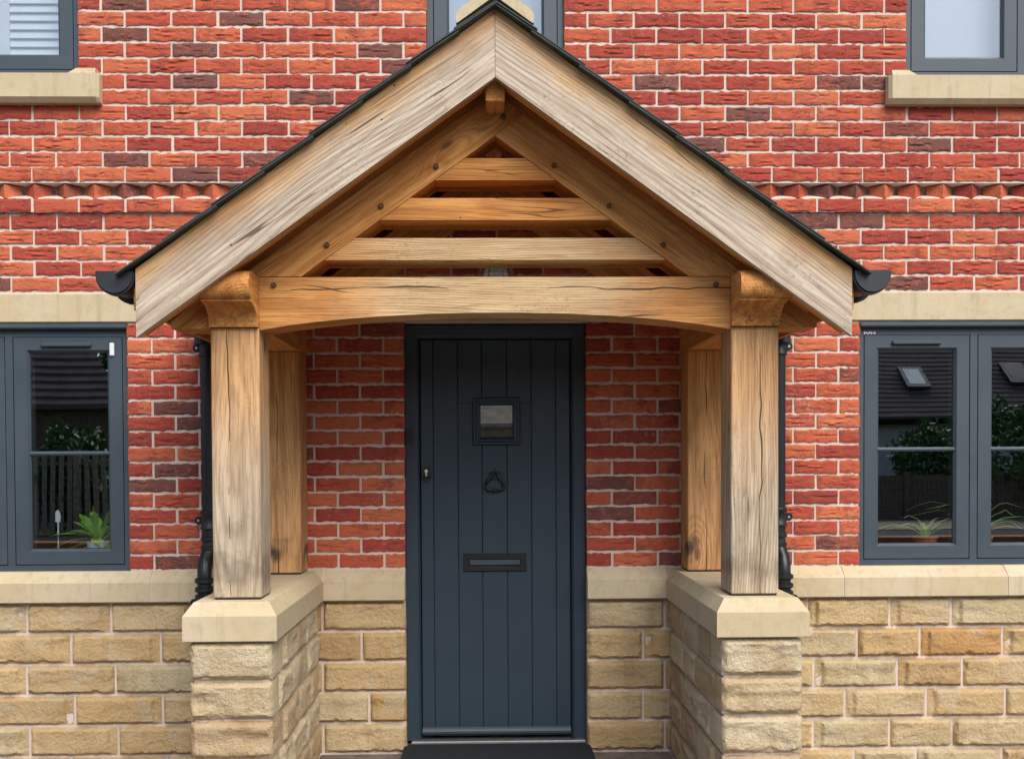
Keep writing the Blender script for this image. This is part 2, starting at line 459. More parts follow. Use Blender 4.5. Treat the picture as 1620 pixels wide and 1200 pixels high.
MAT = dict(
    brick=brick_material('handmade_brick', 'OBJECT'),
    brick_mass=brick_material('handmade_brick_mass', 'GEOMETRY'),
    mortar=mortar_material(),
    rock=rock_material('rock_faced_sandstone', True),
    rock_pale=rock_material('pale_rock_faced_sandstone', False),
    ashlar=ashlar_material(),
    oak=oak_material('golden_oak', (0.55, 0.222, 0.056), (0.8, 0.39, 0.118), (0.6, 0.43, 0.23), (0.71, 0.53, 0.31), 'none'),
    oak_rear=oak_material('sheltered_post_oak', (0.5, 0.212, 0.058), (0.78, 0.385, 0.125), (0.5, 0.41, 0.28), (0.64, 0.54, 0.39), 'post', 0.22),
    oak_slat=oak_material('slat_oak', (0.56, 0.222, 0.054), (0.8, 0.38, 0.11), (0.6, 0.43, 0.23), (0.71, 0.53, 0.31), 'none'),
    oak_post=oak_material('post_oak', (0.53, 0.245, 0.08), (0.76, 0.4, 0.145), (0.435, 0.355, 0.25), (0.645, 0.555, 0.415), 'post'),
    oak_board=oak_material('weathered_oak_board', (0.54, 0.27, 0.088), (0.75, 0.44, 0.172), (0.455, 0.38, 0.298), (0.67, 0.59, 0.49), 'board'),
    oak_beam=oak_material('tie_beam_oak', (0.54, 0.22, 0.055), (0.77, 0.38, 0.122), (0.56, 0.42, 0.235), (0.72, 0.58, 0.365), 'beam'),
    peg=plain('peg_oak', (0.20, 0.105, 0.045), 0.8, 0.2, 0, 60, 0.5),
    frame=paint_material('anthracite_frame_paint', (0.046, 0.064, 0.082)),
    door=door_material(),
    black=paint_material('black_cast_iron', (0.009, 0.010, 0.012), 0.32, 0.5, 0.2),
    plastic=paint_material('black_gutter_plastic', (0.018, 0.022, 0.028), 0.34, 0.5, 0.2),
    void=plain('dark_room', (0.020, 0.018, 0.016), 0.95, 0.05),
    sillboard=plain('inner_sill', (0.30, 0.24, 0.18), 0.6),
    pane=pane_material(),
    slate=slate_material(),
    steel=plain('threshold_aluminium', (0.62, 0.64, 0.66), 0.35, 0.5, 0.85, 40, 0.15),
    brass=plain('lock_cylinder_nickel', (0.80, 0.74, 0.60), 0.35, 0.5, 0.8, 40, 0.15),
    rubber=plain('doormat_fibre', (0.034, 0.039, 0.046), 0.95, 0.1, 0, 320, 0.6),
    blind=plain('pale_blue_grey_blind', (0.40, 0.47, 0.56), 0.8, 0.2, 0, 6, 0.06),
    white=plain('white_plastic', (0.78, 0.79, 0.80), 0.4, 0.5, 0, 40, 0.06),
    shutter=plain('white_shutter_paint', (0.80, 0.82, 0.84), 0.5, 0.3, 0, 10, 0.04),
    flag=plain('paving_flagstone', (0.20, 0.165, 0.145), 0.85, 0.3, 0, 14, 0.4),
    soil=plain('garden_ground', (0.10, 0.11, 0.05), 0.95, 0.1, 0, 3, 0.5),
    tarmac=plain('tarmac', (0.055, 0.058, 0.064), 0.9, 0.2, 0, 8, 0.3),
    gravel=plain('pale_gravel', (0.42, 0.36, 0.27), 0.95, 0.1, 0, 45, 0.65),
    render=plain('white_render', (0.66, 0.67, 0.68), 0.9, 0.1, 0, 4, 0.12),
    tile=roof_tile_material(),
    fence=plain('brown_fence_timber', (0.20, 0.15, 0.115), 0.9, 0.1, 0, 12, 0.45),
    picket=plain('grey_picket_timber', (0.40, 0.33, 0.24), 0.9, 0.1, 0, 12, 0.45),
    fern=leaf_material('houseplant_leaf', (0.20, 0.46, 0.045), (0.38, 0.66, 0.09), True),
    blade=leaf_material('spider_plant_leaf', (0.38, 0.64, 0.22), (0.62, 0.78, 0.36), True),
    hedge=leaf_material('shrub_leaf', (0.035, 0.095, 0.022), (0.09, 0.19, 0.05)),
    bark=plain('shrub_stem', (0.10, 0.07, 0.045), 0.9, 0.1),
    pot=plain('blue_glazed_pot', (0.020, 0.055, 0.085), 0.25, 0.6, 0, 10, 0.2),
    potrim=plain('pale_glaze', (0.45, 0.58, 0.66), 0.25, 0.6, 0, 10, 0.1),
    ceramic=plain('white_ceramic', (0.62, 0.72, 0.74), 0.35, 0.5, 0, 10, 0.1),
    lampglass=plain('frosted_lamp_glass', (0.70, 0.70, 0.68), 0.2, 0.6, 0, 10, 0.1),
    garage_brick=plain('brown_brick', (0.50, 0.27, 0.13), 0.9, 0.1, 0, 5, 0.5),
    garage_roof=plain('grey_roof_tile', (0.44, 0.36, 0.27), 0.9, 0.1, 0, 3, 0.4),
    terracotta=plain('terracotta', (0.40, 0.15, 0.08), 0.8, 0.2),
)

# ------------------------------------------------------------------ geometry helpers
WORLD = {}

class MB:
    def __init__(self):
        self.v, self.f = [], []
    def add(self, verts, faces):
        o = len(self.v)
        self.v += [tuple(map(float, p)) for p in verts]
        self.f += [tuple(i + o for i in q) for q in faces]
        return self
    def box(self, x0, x1, y0, y1, z0, z1, bev=0.0):
        if bev <= 0:
            V = [(x, y, z) for z in (z0, z1) for y in (y0, y1) for x in (x0, x1)]
            return self.add(V, [(0, 2, 3, 1), (4, 5, 7, 6), (0, 1, 5, 4), (2, 6, 7, 3), (0, 4, 6, 2), (1, 3, 7, 5)])
        b = min(bev, (x1 - x0) / 2.01, (y1 - y0) / 2.01, (z1 - z0) / 2.01)
        xs, ys, zs = (x0, x1), (y0, y1), (z0, z1)
        V, idx = [], {}
        for i in (0, 1):
            for j in (0, 1):
                for k in (0, 1):
                    sx, sy, sz = 1 - 2 * i, 1 - 2 * j, 1 - 2 * k
                    for a, (dx, dy, dz) in enumerate(((0, b, b), (b, 0, b), (b, b, 0))):
                        idx[(i, j, k, a)] = len(V)
                        V.append((xs[i] + sx * dx, ys[j] + sy * dy, zs[k] + sz * dz))
        F = []
        g = lambda i, j, k, a: idx[(i, j, k, a)]
        for i in (0, 1):
            q = [g(i, 0, 0, 0), g(i, 1, 0, 0), g(i, 1, 1, 0), g(i, 0, 1, 0)]
            F.append(q if i else q[::-1])
            q = [g(0, i, 0, 1), g(1, i, 0, 1), g(1, i, 1, 1), g(0, i, 1, 1)]
            F.append(q[::-1] if i else q)
            q = [g(0, 0, i, 2), g(1, 0, i, 2), g(1, 1, i, 2), g(0, 1, i, 2)]
            F.append(q if i else q[::-1])
        for i in (0, 1):
            for j in (0, 1):
                F.append([g(i, j, 0, 0), g(i, j, 1, 0), g(i, j, 1, 1), g(i, j, 0, 1)])
                F.append([g(i, 0, j, 0), g(i, 1, j, 0), g(i, 1, j, 2), g(i, 0, j, 2)])
                F.append([g(0, i, j, 1), g(1, i, j, 1), g(1, i, j, 2), g(0, i, j, 2)])
                for k in (0, 1):
                    F.append([g(i, j, k, 0), g(i, j, k, 1), g(i, j, k, 2)])
        return self.add(V, F)
    def prism(self, poly, y0, y1, axis='y'):
        """poly: list of (a, b) extruded between y0 and y1. axis y: (x, z); axis x: (y, z); axis z: (x, y)"""
        n = len(poly)
        def P(a, b, t):
            return (a, t, b) if axis == 'y' else ((t, a, b) if axis == 'x' else (a, b, t))
        V = [P(a, b, y0) for a, b in poly] + [P(a, b, y1) for a, b in poly]
        F = [tuple(range(n)), tuple(range(2 * n - 1, n - 1, -1))]
        F += [(i, n + i, n + (i + 1) % n, (i + 1) % n) for i in range(n)]
        return self.add(V, F)
    def loft(self, x0, x1, z0, z1, prof, close_back=False):
        """rectangular ring: prof = [(inset, y), ...] swept round the rectangle with mitred corners"""
        V, F = [], []
        for ins, y in prof:
            V += [(x0 + ins, y, z0 + ins), (x1 - ins, y, z0 + ins), (x1 - ins, y, z1 - ins), (x0 + ins, y, z1 - ins)]
        for i in range(len(prof) - 1):
            for k in range(4):
                a, b = i * 4 + k, i * 4 + (k + 1) % 4
                F.append((a, b, b + 4, a + 4))
        return self.add(V, F)
    def lathe(self, prof, c=(0, 0, 0), n=20, axis='z', cap=True):
        V, F = [], []
        for r, h in prof:
            for i in range(n):
                a = 2 * math.pi * i / n
                x, y = r * math.cos(a), r * math.sin(a)
                V.append((c[0] + x, c[1] + y, c[2] + h) if axis == 'z' else ((c[0] + x, c[1] + h, c[2] + y) if axis == 'y' else (c[0] + h, c[1] + x, c[2] + y)))
        for j in range(len(prof) - 1):
            for i in range(n):
                a, b = j * n + i, j * n + (i + 1) % n
                F.append((a, b, b + n, a + n))
        if cap:
            F.append(tuple(range(n - 1, -1, -1)))
            F.append(tuple(range((len(prof) - 1) * n, len(prof) * n)))
        return self.add(V, F)
    def tube(self, pts, r, n=10):
        pts = [Vector(p) for p in pts]
        rs = r if isinstance(r, (list, tuple)) else [r] * len(pts)
        V, F = [], []
        ref = Vector((0, 0, 1))
        for i, p in enumerate(pts):
            t = (pts[min(i + 1, len(pts) - 1)] - pts[max(i - 1, 0)]).normalized()
            if abs(t.dot(ref)) > 0.95:
                ref = Vector((1, 0, 0))
            a = t.cross(ref).normalized()
            b = t.cross(a).normalized()
            for k in range(n):
                th = 2 * math.pi * k / n
                V.append(p + rs[i] * (math.cos(th) * a + math.sin(th) * b))
        for j in range(len(pts) - 1):
            for i in range(n):
                q, w = j * n + i, j * n + (i + 1) % n
                F.append((q, w, w + n, q + n))
        F.append(tuple(range(n - 1, -1, -1)))
        F.append(tuple(range((len(pts) - 1) * n, len(pts) * n)))
        return self.add(V, F)
    def mesh(self, name, origin=(0, 0, 0), smooth=False):
        me = bpy.data.meshes.new(name)
        o = origin
        me.from_pydata([(x - o[0], y - o[1], z - o[2]) for x, y, z in self.v], [], self.f)
        fix_normals(me)
        if smooth:
            shade_smooth(me, 35)
        return me
    def build(self, name, mat, parent=None, origin=(0, 0, 0), smooth=False):
        return place(name, self.mesh(name, origin, smooth), mat, parent, origin)

def fix_normals(me):
    import bmesh
    bm = bmesh.new()
    bm.from_mesh(me)
    bmesh.ops.recalc_face_normals(bm, faces=bm.faces)
    bm.to_mesh(me)
    bm.free()

def shade_smooth(me, deg=35):
    me.polygons.foreach_set('use_smooth', [True] * len(me.polygons))
    me.set_sharp_from_angle(angle=math.radians(deg))

def wloc(o):
    return WORLD[o.name]

def place(name, me, mat, parent=None, origin=(0, 0, 0), rot=None):
    if mat is not None and len(me.materials) == 0:
        me.materials.append(MAT[mat])
    o = bpy.data.objects.new(name, me)
    COL.objects.link(o)
    WORLD[o.name] = Vector(origin)
    if parent is not None:
        o.parent = parent
        o.location = Vector(origin) - wloc(parent)
    else:
        o.location = origin
    if rot is not None:
        o.rotation_euler = rot
    return o

def empty(name, loc, label, cat, group=None):
    o = bpy.data.objects.new(name, None)
    o.empty_display_size = 0.2
    COL.objects.link(o)
    o.location = loc
    WORLD[o.name] = Vector(loc)
    tag(o, label, cat, group)
    return o

def tag(o, label, cat, group=None):
    o['label'] = label
    o['category'] = cat
    if group:
        o['group'] = group
    return o

def struct(o):
    o['kind'] = 'structure'
    return o

# ------------------------------------------------------------------ ground (structure)
struct(MB().box(-60, 60, -120, 14, -0.60, -0.16).build('ground', 'soil'))
struct(MB().box(-60, 60, -16.5, -7.6, -0.20, -0.065).build('road', 'tarmac'))
struct(MB().box(3.2, 40, -19.9, -16.52, -0.20, -0.05).build('gravel_verge', 'gravel'))
struct(MB().box(-6, 6, -4.6, 0.02, -0.40, -0.155).build('path', 'flag'))
paving = struct(MB().box(-0.86, 0.88, -1.30, -0.008, -0.30, -0.010).build('paving', 'mortar'))
for ix in range(3):
    for iy in range(3):
        x0, y0 = -0.85 + ix * 0.572, -0.012 - (iy + 1) * 0.425
        MB().box(x0 + 0.005, x0 + 0.567, y0 + 0.005, y0 + 0.420, -0.06, rng.uniform(-0.003, 0.003), 0.005).build('flagstone', 'flag', paving, (x0 + 0.286, y0 + 0.21, -0.03))

# ------------------------------------------------------------------ house wall: openings and bond
HX0, HX1, HZ1 = -3.7, 3.7, 4.95
SILL_Z = 0.90
LW = (-2.93, -1.770, 0.90, 2.10)
RW = (1.808, 2.968, 0.90, 2.10)
UL = (-3.146, -1.986, 3.30, 4.50)
UM = (-0.3085, 0.3594, 3.30, 4.50)
UR = (2.037, 3.197, 3.30, 4.50)
DR = (-0.430, 0.460, 0.0, 2.10)
OPEN = [LW, RW, UL, UM, UR, DR]
LINT = [(LW[0] - 0.15, -1.62, 2.10, 2.25), (1.66, RW[1] + 0.15, 2.10, 2.25), (-0.58, 0.61, 2.10, 2.25)]
SILLS = [(UL[0] - 0.11, -1.872, 3.15, 3.30), (UM[0] - 0.11, UM[1] + 0.11, 3.15, 3.30), (1.932, UR[1] + 0.11, 3.15, 3.30)]
TOPL = [(a - 0.15, b + 0.15, 4.50, 4.65) for a, b, _, _ in (UL, UM, UR)]

house = empty('brick_house', (0, 0.15, 0), 'red brick house with pale sandstone base and dark grey windows', 'house')

# mortar body, split in cells round the openings (each opening 3 mm larger so brick ends stand proud of it)
EXP = [(a - 0.003, b + 0.003, c - 0.003, d + 0.003) for a, b, c, d in OPEN]
xs = sorted({HX0, HX1} | {round(q, 4) for o in EXP for q in o[:2]})
wall_mb = MB()
for i in range(len(xs) - 1):
    xm = (xs[i] + xs[i + 1]) / 2
    cuts = sorted([(o[2], o[3]) for o in EXP if o[0] < xm < o[1]])
    z = -0.35
    for a, b in cuts + [(HZ1, HZ1)]:
        segs = [(z, min(a, HZ1))]
        for s0, s1 in segs:
            if s1 - s0 > 0.01:
                # leave a deep slot for the dog-tooth course
                for q0, q1, yy in ((s0, min(s1, 0.752), -0.0015), (max(s0, 0.752), min(s1, 2.700), 0.0075), (max(s0, 2.700), min(s1, 2.775), 0.078), (max(s0, 2.775), s1, 0.0075)):
                    if q1 - q0 > 0.001:
                        wall_mb.box(xs[i], xs[i + 1], yy, 0.28, q0, q1)
        z = b
wall = wall_mb.build('wall', 'mortar', house)
# string of mortar ledges in the projecting courses either side of the dog-tooth
PITCH_B = 0.2237
BX0 = -1.986
PROJ = {23: -0.018, 24: None, 25: -0.018}        # course index -> face offset; 24 is the dog-tooth course

def course_intervals(z0, z1):
    blocks = sorted([(o[0], o[1]) for o in OPEN + LINT + SILLS + TOPL if o[2] < z1 - 0.01 and o[3] > z0 + 0.01])
    out, x = [], HX0
    for a, b in blocks:
        if a > x + 0.02:
            out.append((x, a, x != HX0, True))
        x = max(x, b)
    if x < HX1 - 0.02:
        out.append((x, HX1, x != HX0, False))
    return out

def brick_shape(L, H, seed, nx=20, nz=8, depth=0.085):
    g = np.random.default_rng(seed)
    x = np.linspace(-L / 2, L / 2, nx + 1)
    z = np.linspace(-H / 2, H / 2, nz + 1)
    X, Z = np.meshgrid(x, z, indexing='ij')
    Y = np.zeros_like(X)
    t = X / L
    for _ in range(g.integers(2, 6)):                       # drag folds, sagging in the middle
        z0 = g.uniform(-0.45, 0.25) * H
        zf = z0 + H * (g.uniform(-0.1, 0.55) * (t - g.uniform(-0.2, 0.2)) ** 2 * 2.2 + 0.05 * np.sin(t * g.uniform(6, 16) + g.uniform(0, 6)))
        c0, wd = g.uniform(-0.3, 0.3), g.uniform(0.15, 0.42)
        env = np.exp(-((t - c0) / wd) ** 4)
        d = Z - zf
        Y += env * g.uniform(0.0014, 0.0042) * np.where(d < 0, np.exp(-(d / 0.0075) ** 2), -0.45 * np.exp(-(d / 0.009) ** 2))
    k1, k2, p1, p2 = g.uniform(20, 60, 2).tolist() + g.uniform(0, 6, 2).tolist()
    Y += 0.0009 * np.sin(X * k1 + p1) * np.cos(Z * k2 * 2 + p2) + g.normal(0, 0.0005, X.shape)
    # worn arrises
    ex = np.minimum(X + L / 2, L / 2 - X)
    ez = np.minimum(Z + H / 2, H / 2 - Z)
    e = np.minimum(ex, ez)
    Y += np.where(e < 0.004, 0.0030, 0.0)
    Y = np.clip(Y, -0.006, 0.0045)
    # wavering edges
    wb = 0.0024
    jt = np.interp(x, np.linspace(-L / 2, L / 2, 13), g.normal(0, wb, 13))
    jb = np.interp(x, np.linspace(-L / 2, L / 2, 13), g.normal(0, wb, 13))
    jl, jr = np.clip(g.normal(0, 0.0009, 2), -0.0015, 0.0015)
    Z = Z + np.where(Z > H / 2 - 1e-6, jt[:, None], 0) + np.where(Z < -H / 2 + 1e-6, jb[:, None], 0)
    X = X + np.where(X > L / 2 - 1e-6, jr, 0) + np.where(X < -L / 2 + 1e-6, jl, 0)
    V = np.stack([X, Y, Z], -1).reshape(-1, 3)
    id_ = np.arange((nx + 1) * (nz + 1)).reshape(nx + 1, nz + 1)
    F = [(id_[i, j], id_[i + 1, j], id_[i + 1, j + 1], id_[i, j + 1]) for i in range(nx) for j in range(nz)]
    rim = [id_[i, 0] for i in range(nx + 1)] + [id_[nx, j] for j in range(1, nz + 1)] + [id_[i, nz] for i in range(nx - 1, -1, -1)] + [id_[0, j] for j in range(nz - 1, 0, -1)]
    n0 = len(V)
    back = V[rim].copy()
    back[:, 1] = depth
    V = np.vstack([V, back])
    n = len(rim)
    F += [(rim[i], n0 + i, n0 + (i + 1) % n, rim[(i + 1) % n]) for i in range(n)]
    return V, F

BM_CACHE = {}
def brick_mesh(L, var, H=0.0625):
    key = (round(L, 3), var)
    if key not in BM_CACHE:
        V, F = brick_shape(L, H, hash(key) & 0xffff, nx=max(6, int(round(20 * L / 0.2137))))
        me = bpy.data.meshes.new('brick')
        me.from_pydata(V.tolist(), [], F)
        me.materials.append(MAT['brick'])
        shade_smooth(me, 28)
        BM_CACHE[key] = me
    return BM_CACHE[key]

def project(p):
    v = Vector(p) - CAM
    w = v.dot(fw)
    return CX + F_PX * v.dot(r2) / w, CY - F_PX * v.dot(u2) / w

ROOF_TAN = 0.7186
def hidden_by_porch(x, z):
    px, py = project((x, 0, z))
    if not (-30 < px < 1650 and -20 < py < 1215):
        return 2
    d = abs(px - 783)
    roof_top, roof_bot = 6 + d * 0.718, 120 + d * 0.718
    if roof_top < py < roof_bot and d < 575:
        return 1
    if 437 < py < 508 and 410 < px < 1160:
        return 1
    if roof_bot <= py <= 437:
        return 1
    if py > 440 and (338 < px < 480 or 1090 < px < 1228):
        return 1
    return 0

cands = []
for i in range(0, 54):
    z0 = SILL_Z + 0.075 * i
    z1 = z0 + 0.075
    if i == 24 or z1 > HZ1:
        continue
    for (a, b, ja, jb) in course_intervals(z0, z1):
        ph = BX0 - (PITCH_B / 2 if i % 2 == 0 else 0)
        k = math.floor((a - ph) / PITCH_B)
        edges = []
        x = ph + k * PITCH_B
        segs = []
        while x < b:
            s0, s1 = max(x, a), min(x + PITCH_B, b)
            segs.append([s0, s1])
            x += PITCH_B
        # absorb slivers into neighbours
        if len(segs) > 1 and segs[0][1] - segs[0][0] < 0.05:
            segs[1][0] = segs[0][0]
            segs.pop(0)
        if len(segs) > 1 and segs[-1][1] - segs[-1][0] < 0.05:
            segs[-2][1] = segs[-1][1]
            segs.pop()
        for n, (s0, s1) in enumerate(segs):
            l = s0 + (0.0 if (n == 0 and ja) else 0.0062)
            r = s1 - (0.0 if (n == len(segs) - 1 and jb) else 0.0062)
            L = r - l
            if L < 0.02:
                continue
            full = abs(L - (PITCH_B - 0.0124)) < 0.03
            cx, cz = (l + r) / 2, z0 + 0.010 + 0.0325
            cands.append(dict(i=i, x=cx, z=cz, L=round(L / 0.004) * 0.004 if not full or abs(L - 0.2113) > 0.004 else 0.2113, full=full, hid=hidden_by_porch(cx, cz)))
cands.sort(key=lambda c: (c['hid'], not c['full']))
nfull = nhalf = 0
mass_v, mass_f, mass_t = [], [], []
for n, c in enumerate(cands):
    yoff = PROJ.get(c['i'], 0.0) + rng.uniform(-0.0018, 0.0018)
    single = False
    if c['hid'] == 0:
        if c['full'] and nfull < 300:
            nfull += 1; single = True; nm = 'brick'
        elif not c['full'] and nhalf < 120:
            nhalf += 1; single = True; nm = 'half_brick'
    if single:
        me = brick_mesh(c['L'], rng.randrange(26) if c['full'] else rng.randrange(4))
        o = place(nm, me, None, wall, (c['x'] + rng.uniform(-.001, .001), yoff, c['z'] + rng.uniform(-.0012, .0012)))
        o.rotation_euler = (0, rng.gauss(0, 0.004), 0)
    else:
        lod = c['hid'] == 2
        V, F = brick_shape(c['L'], 0.0625, 9000 + n, nx=4 if lod else max(6, int(20 * c['L'] / 0.2137)), nz=3 if lod else 8)
        V = V + np.array([c['x'], yoff, c['z']])
        off = len(mass_v)
        mass_v += V.tolist()
        mass_f += [tuple(int(q) + off for q in f) for f in F]
        mass_t += [rng.random()] * len(F)
me = bpy.data.meshes.new('brickwork')
me.from_pydata(mass_v, [], mass_f)
at = me.attributes.new('tint', 'FLOAT', 'FACE')
at.data.foreach_set('value', mass_t)
shade_smooth(me, 28)
bw = place('brickwork', me, 'brick_mass', wall)
bw['kind'] = 'stuff'

# mortar behind the two projecting courses, then the dog-tooth bricks set cornerwise between them
MB().box(HX0, HX1, -0.0100, 0.0070, 2.636, 2.700).build('string_course_bed', 'mortar', wall)
MB().box(HX0, HX1, -0.0100, 0.0070, 2.776, 2.842).build('string_course_bed', 'mortar', wall)
tooth = MB()
h = 0.0610
tooth.add([(0, -h, -0.0325), (h, 0, -0.0325), (0, h, -0.0325), (-h, 0, -0.0325), (0, -h, 0.0325), (h, 0, 0.0325), (0, h, 0.0325), (-h, 0, 0.0325)],
          [(0, 1, 5, 4), (3, 0, 4, 7), (0, 3, 2, 1), (4, 5, 6, 7), (1, 2, 6, 5), (2, 3, 7, 6)])
tme = tooth.mesh('dogtooth_brick')
tme.materials.append(MAT['brick'])
fil = MB()
fil.prism([(-0.071, 0.0), (0.0, -0.066), (0.071, 0.0), (0.071, 0.02), (-0.071, 0.02)], 0, 0.010, 'z')
TP = 0.1423
fv = MB()
k = 0
x = HX0 + 0.08
while x < HX1 - 0.05:
    place('dogtooth_brick', tme, None, wall, (x, 0.0480 + rng.uniform(-.002, .002), 2.737 + rng.uniform(-.0015, .0015)), (0, rng.gauss(0, 0.01), rng.gauss(0, 0.03)))
    xm = x + TP / 2                     # scalloped mortar bed bulging between two teeth
    n = 10
    V = []
    for q in range(n + 1):
        xx = xm - TP / 2 + TP * q / n
        yf = 0.004 - 0.016 * math.sin(math.pi * q / n) ** 0.5
        V += [(xx, yf, 2.7003), (xx, yf + 0.0015, 2.7060), (xx, 0.079, 2.742)]
    fv.add(V, [(3 * q, 3 * q + 3, 3 * q + 4, 3 * q + 1) for q in range(n)] + [(3 * q + 1, 3 * q + 4, 3 * q + 5, 3 * q + 2) for q in range(n)])
    x += TP
fv.build('mortar_fillet', 'mortar', wall)

# ------------------------------------------------------------------ dressed stone: lintels, sills, band
def ashlar_block(name, x0, x1, y0, y1, z0, z1, parent, bev=0.004):
    return MB().box(x0, x1, y0, y1, z0, z1, bev).build(name, 'ashlar', parent, ((x0 + x1) / 2, y0, z0))
for a, b, c, d in LINT[:2]:
    ashlar_block('lintel', a, b, -0.006, 0.09, c + 0.008, d - 0.003, wall)
ashlar_block('lintel', *LINT[2][:2], -0.006, 0.09, LINT[2][2] + 0.008, LINT[2][3] - 0.003, wall)
for a, b, c, d in TOPL:
    ashlar_block('lintel', a, b, -0.006, 0.09, c + 0.008, d - 0.003, wall)
for (a, b, c, d), o in zip(SILLS, (UL, UM, UR)):
    mb = MB()
    # sill front with drip chamfer, stooled ends rising under the jambs
    mb.prism([(-0.062, c + 0.022), (-0.040, c), (0.10, c), (0.10, d + 0.0), (0.03, d - 0.004), (-0.062, d - 0.016)], a + 0.012, b - 0.012, 'x')
    for e0, e1, sgn in ((a, o[0] + 0.002, 1), (o[1] - 0.002, b, -1)):
        s0, s1 = (e0 + 0.012, e1 + 0.028) if sgn == 1 else (e0 - 0.028, e1 - 0.012)
        V = [(s0, -0.061, d - 0.017), (s1, -0.061, d - 0.017), (s1, 0.028, d - 0.006), (s0, 0.028, d - 0.006),
             (s0, -0.052, d + 0.010), (s1 - 0.040 if sgn == 1 else s1, -0.052, d + 0.010), (s1 - 0.040 if sgn == 1 else s1, 0.028, d + 0.010), (s0, 0.028, d + 0.010)]
        if sgn == -1:
            V[4] = (s0 + 0.040, -0.052, d + 0.010)
            V[7] = (s0 + 0.040, 0.028, d + 0.010)
        mb.add(V, [(0, 1, 5, 4), (1, 2, 6, 5), (2, 3, 7, 6), (3, 0, 4, 7), (4, 5, 6, 7), (0, 3, 2, 1)])
    # chamfered end faces
    for xe, dr in ((a + 0.012, -1), (b - 0.012, 1)):
        q = [(-0.062, c + 0.022), (-0.040, c), (0.0, c), (0.0, d), (-0.062, d - 0.016)]
        Vb = [(xe, y, z) for y, z in q] + [(xe + dr * 0.014, y * 0.72 + 0.0, z * 0.94 + (c + d) * 0.03) for y, z in q]
        mb.add(Vb, [(0, 1, 6, 5), (1, 2, 7, 6), (2, 3, 8, 7), (3, 4, 9, 8), (4, 0, 5, 9), (5, 6, 7, 8, 9)])
    mb.build('sill', 'ashlar', wall, ((a + b) / 2, 0, c))

# weathered band course at the top of the plinth, in lengths
def band(x0, x1):
    MB().prism([(-0.050, 0.758), (-0.050, 0.850), (-0.044, 0.856), (0.002, 0.900), (0.09, 0.903), (0.09, 0.756), (-0.046, 0.754)], x0, x1, 'x').build('band_stone', 'ashlar', wall, ((x0 + x1) / 2, -0.05, 0.75))
for xa_, xb_ in ((-3.7, -0.433), (0.463, 3.7)):
    MB().prism([(-0.046, 0.757), (-0.046, 0.850), (0.006, 0.896), (0.08, 0.899), (0.08, 0.757)], xa_, xb_, 'x').build('band_bed', 'mortar', wall, ((xa_ + xb_) / 2, -0.04, 0.75))
for seg in ((-3.7, -3.08), (-3.072, -2.42), (-2.412, -1.66), (-1.652, -0.83), (-0.822, -0.430)):
    band(*seg)
for seg in ((0.460, 0.842), (0.850, 1.712), (1.720, 2.52), (2.528, 3.15), (3.158, 3.7)):
    band(*seg)

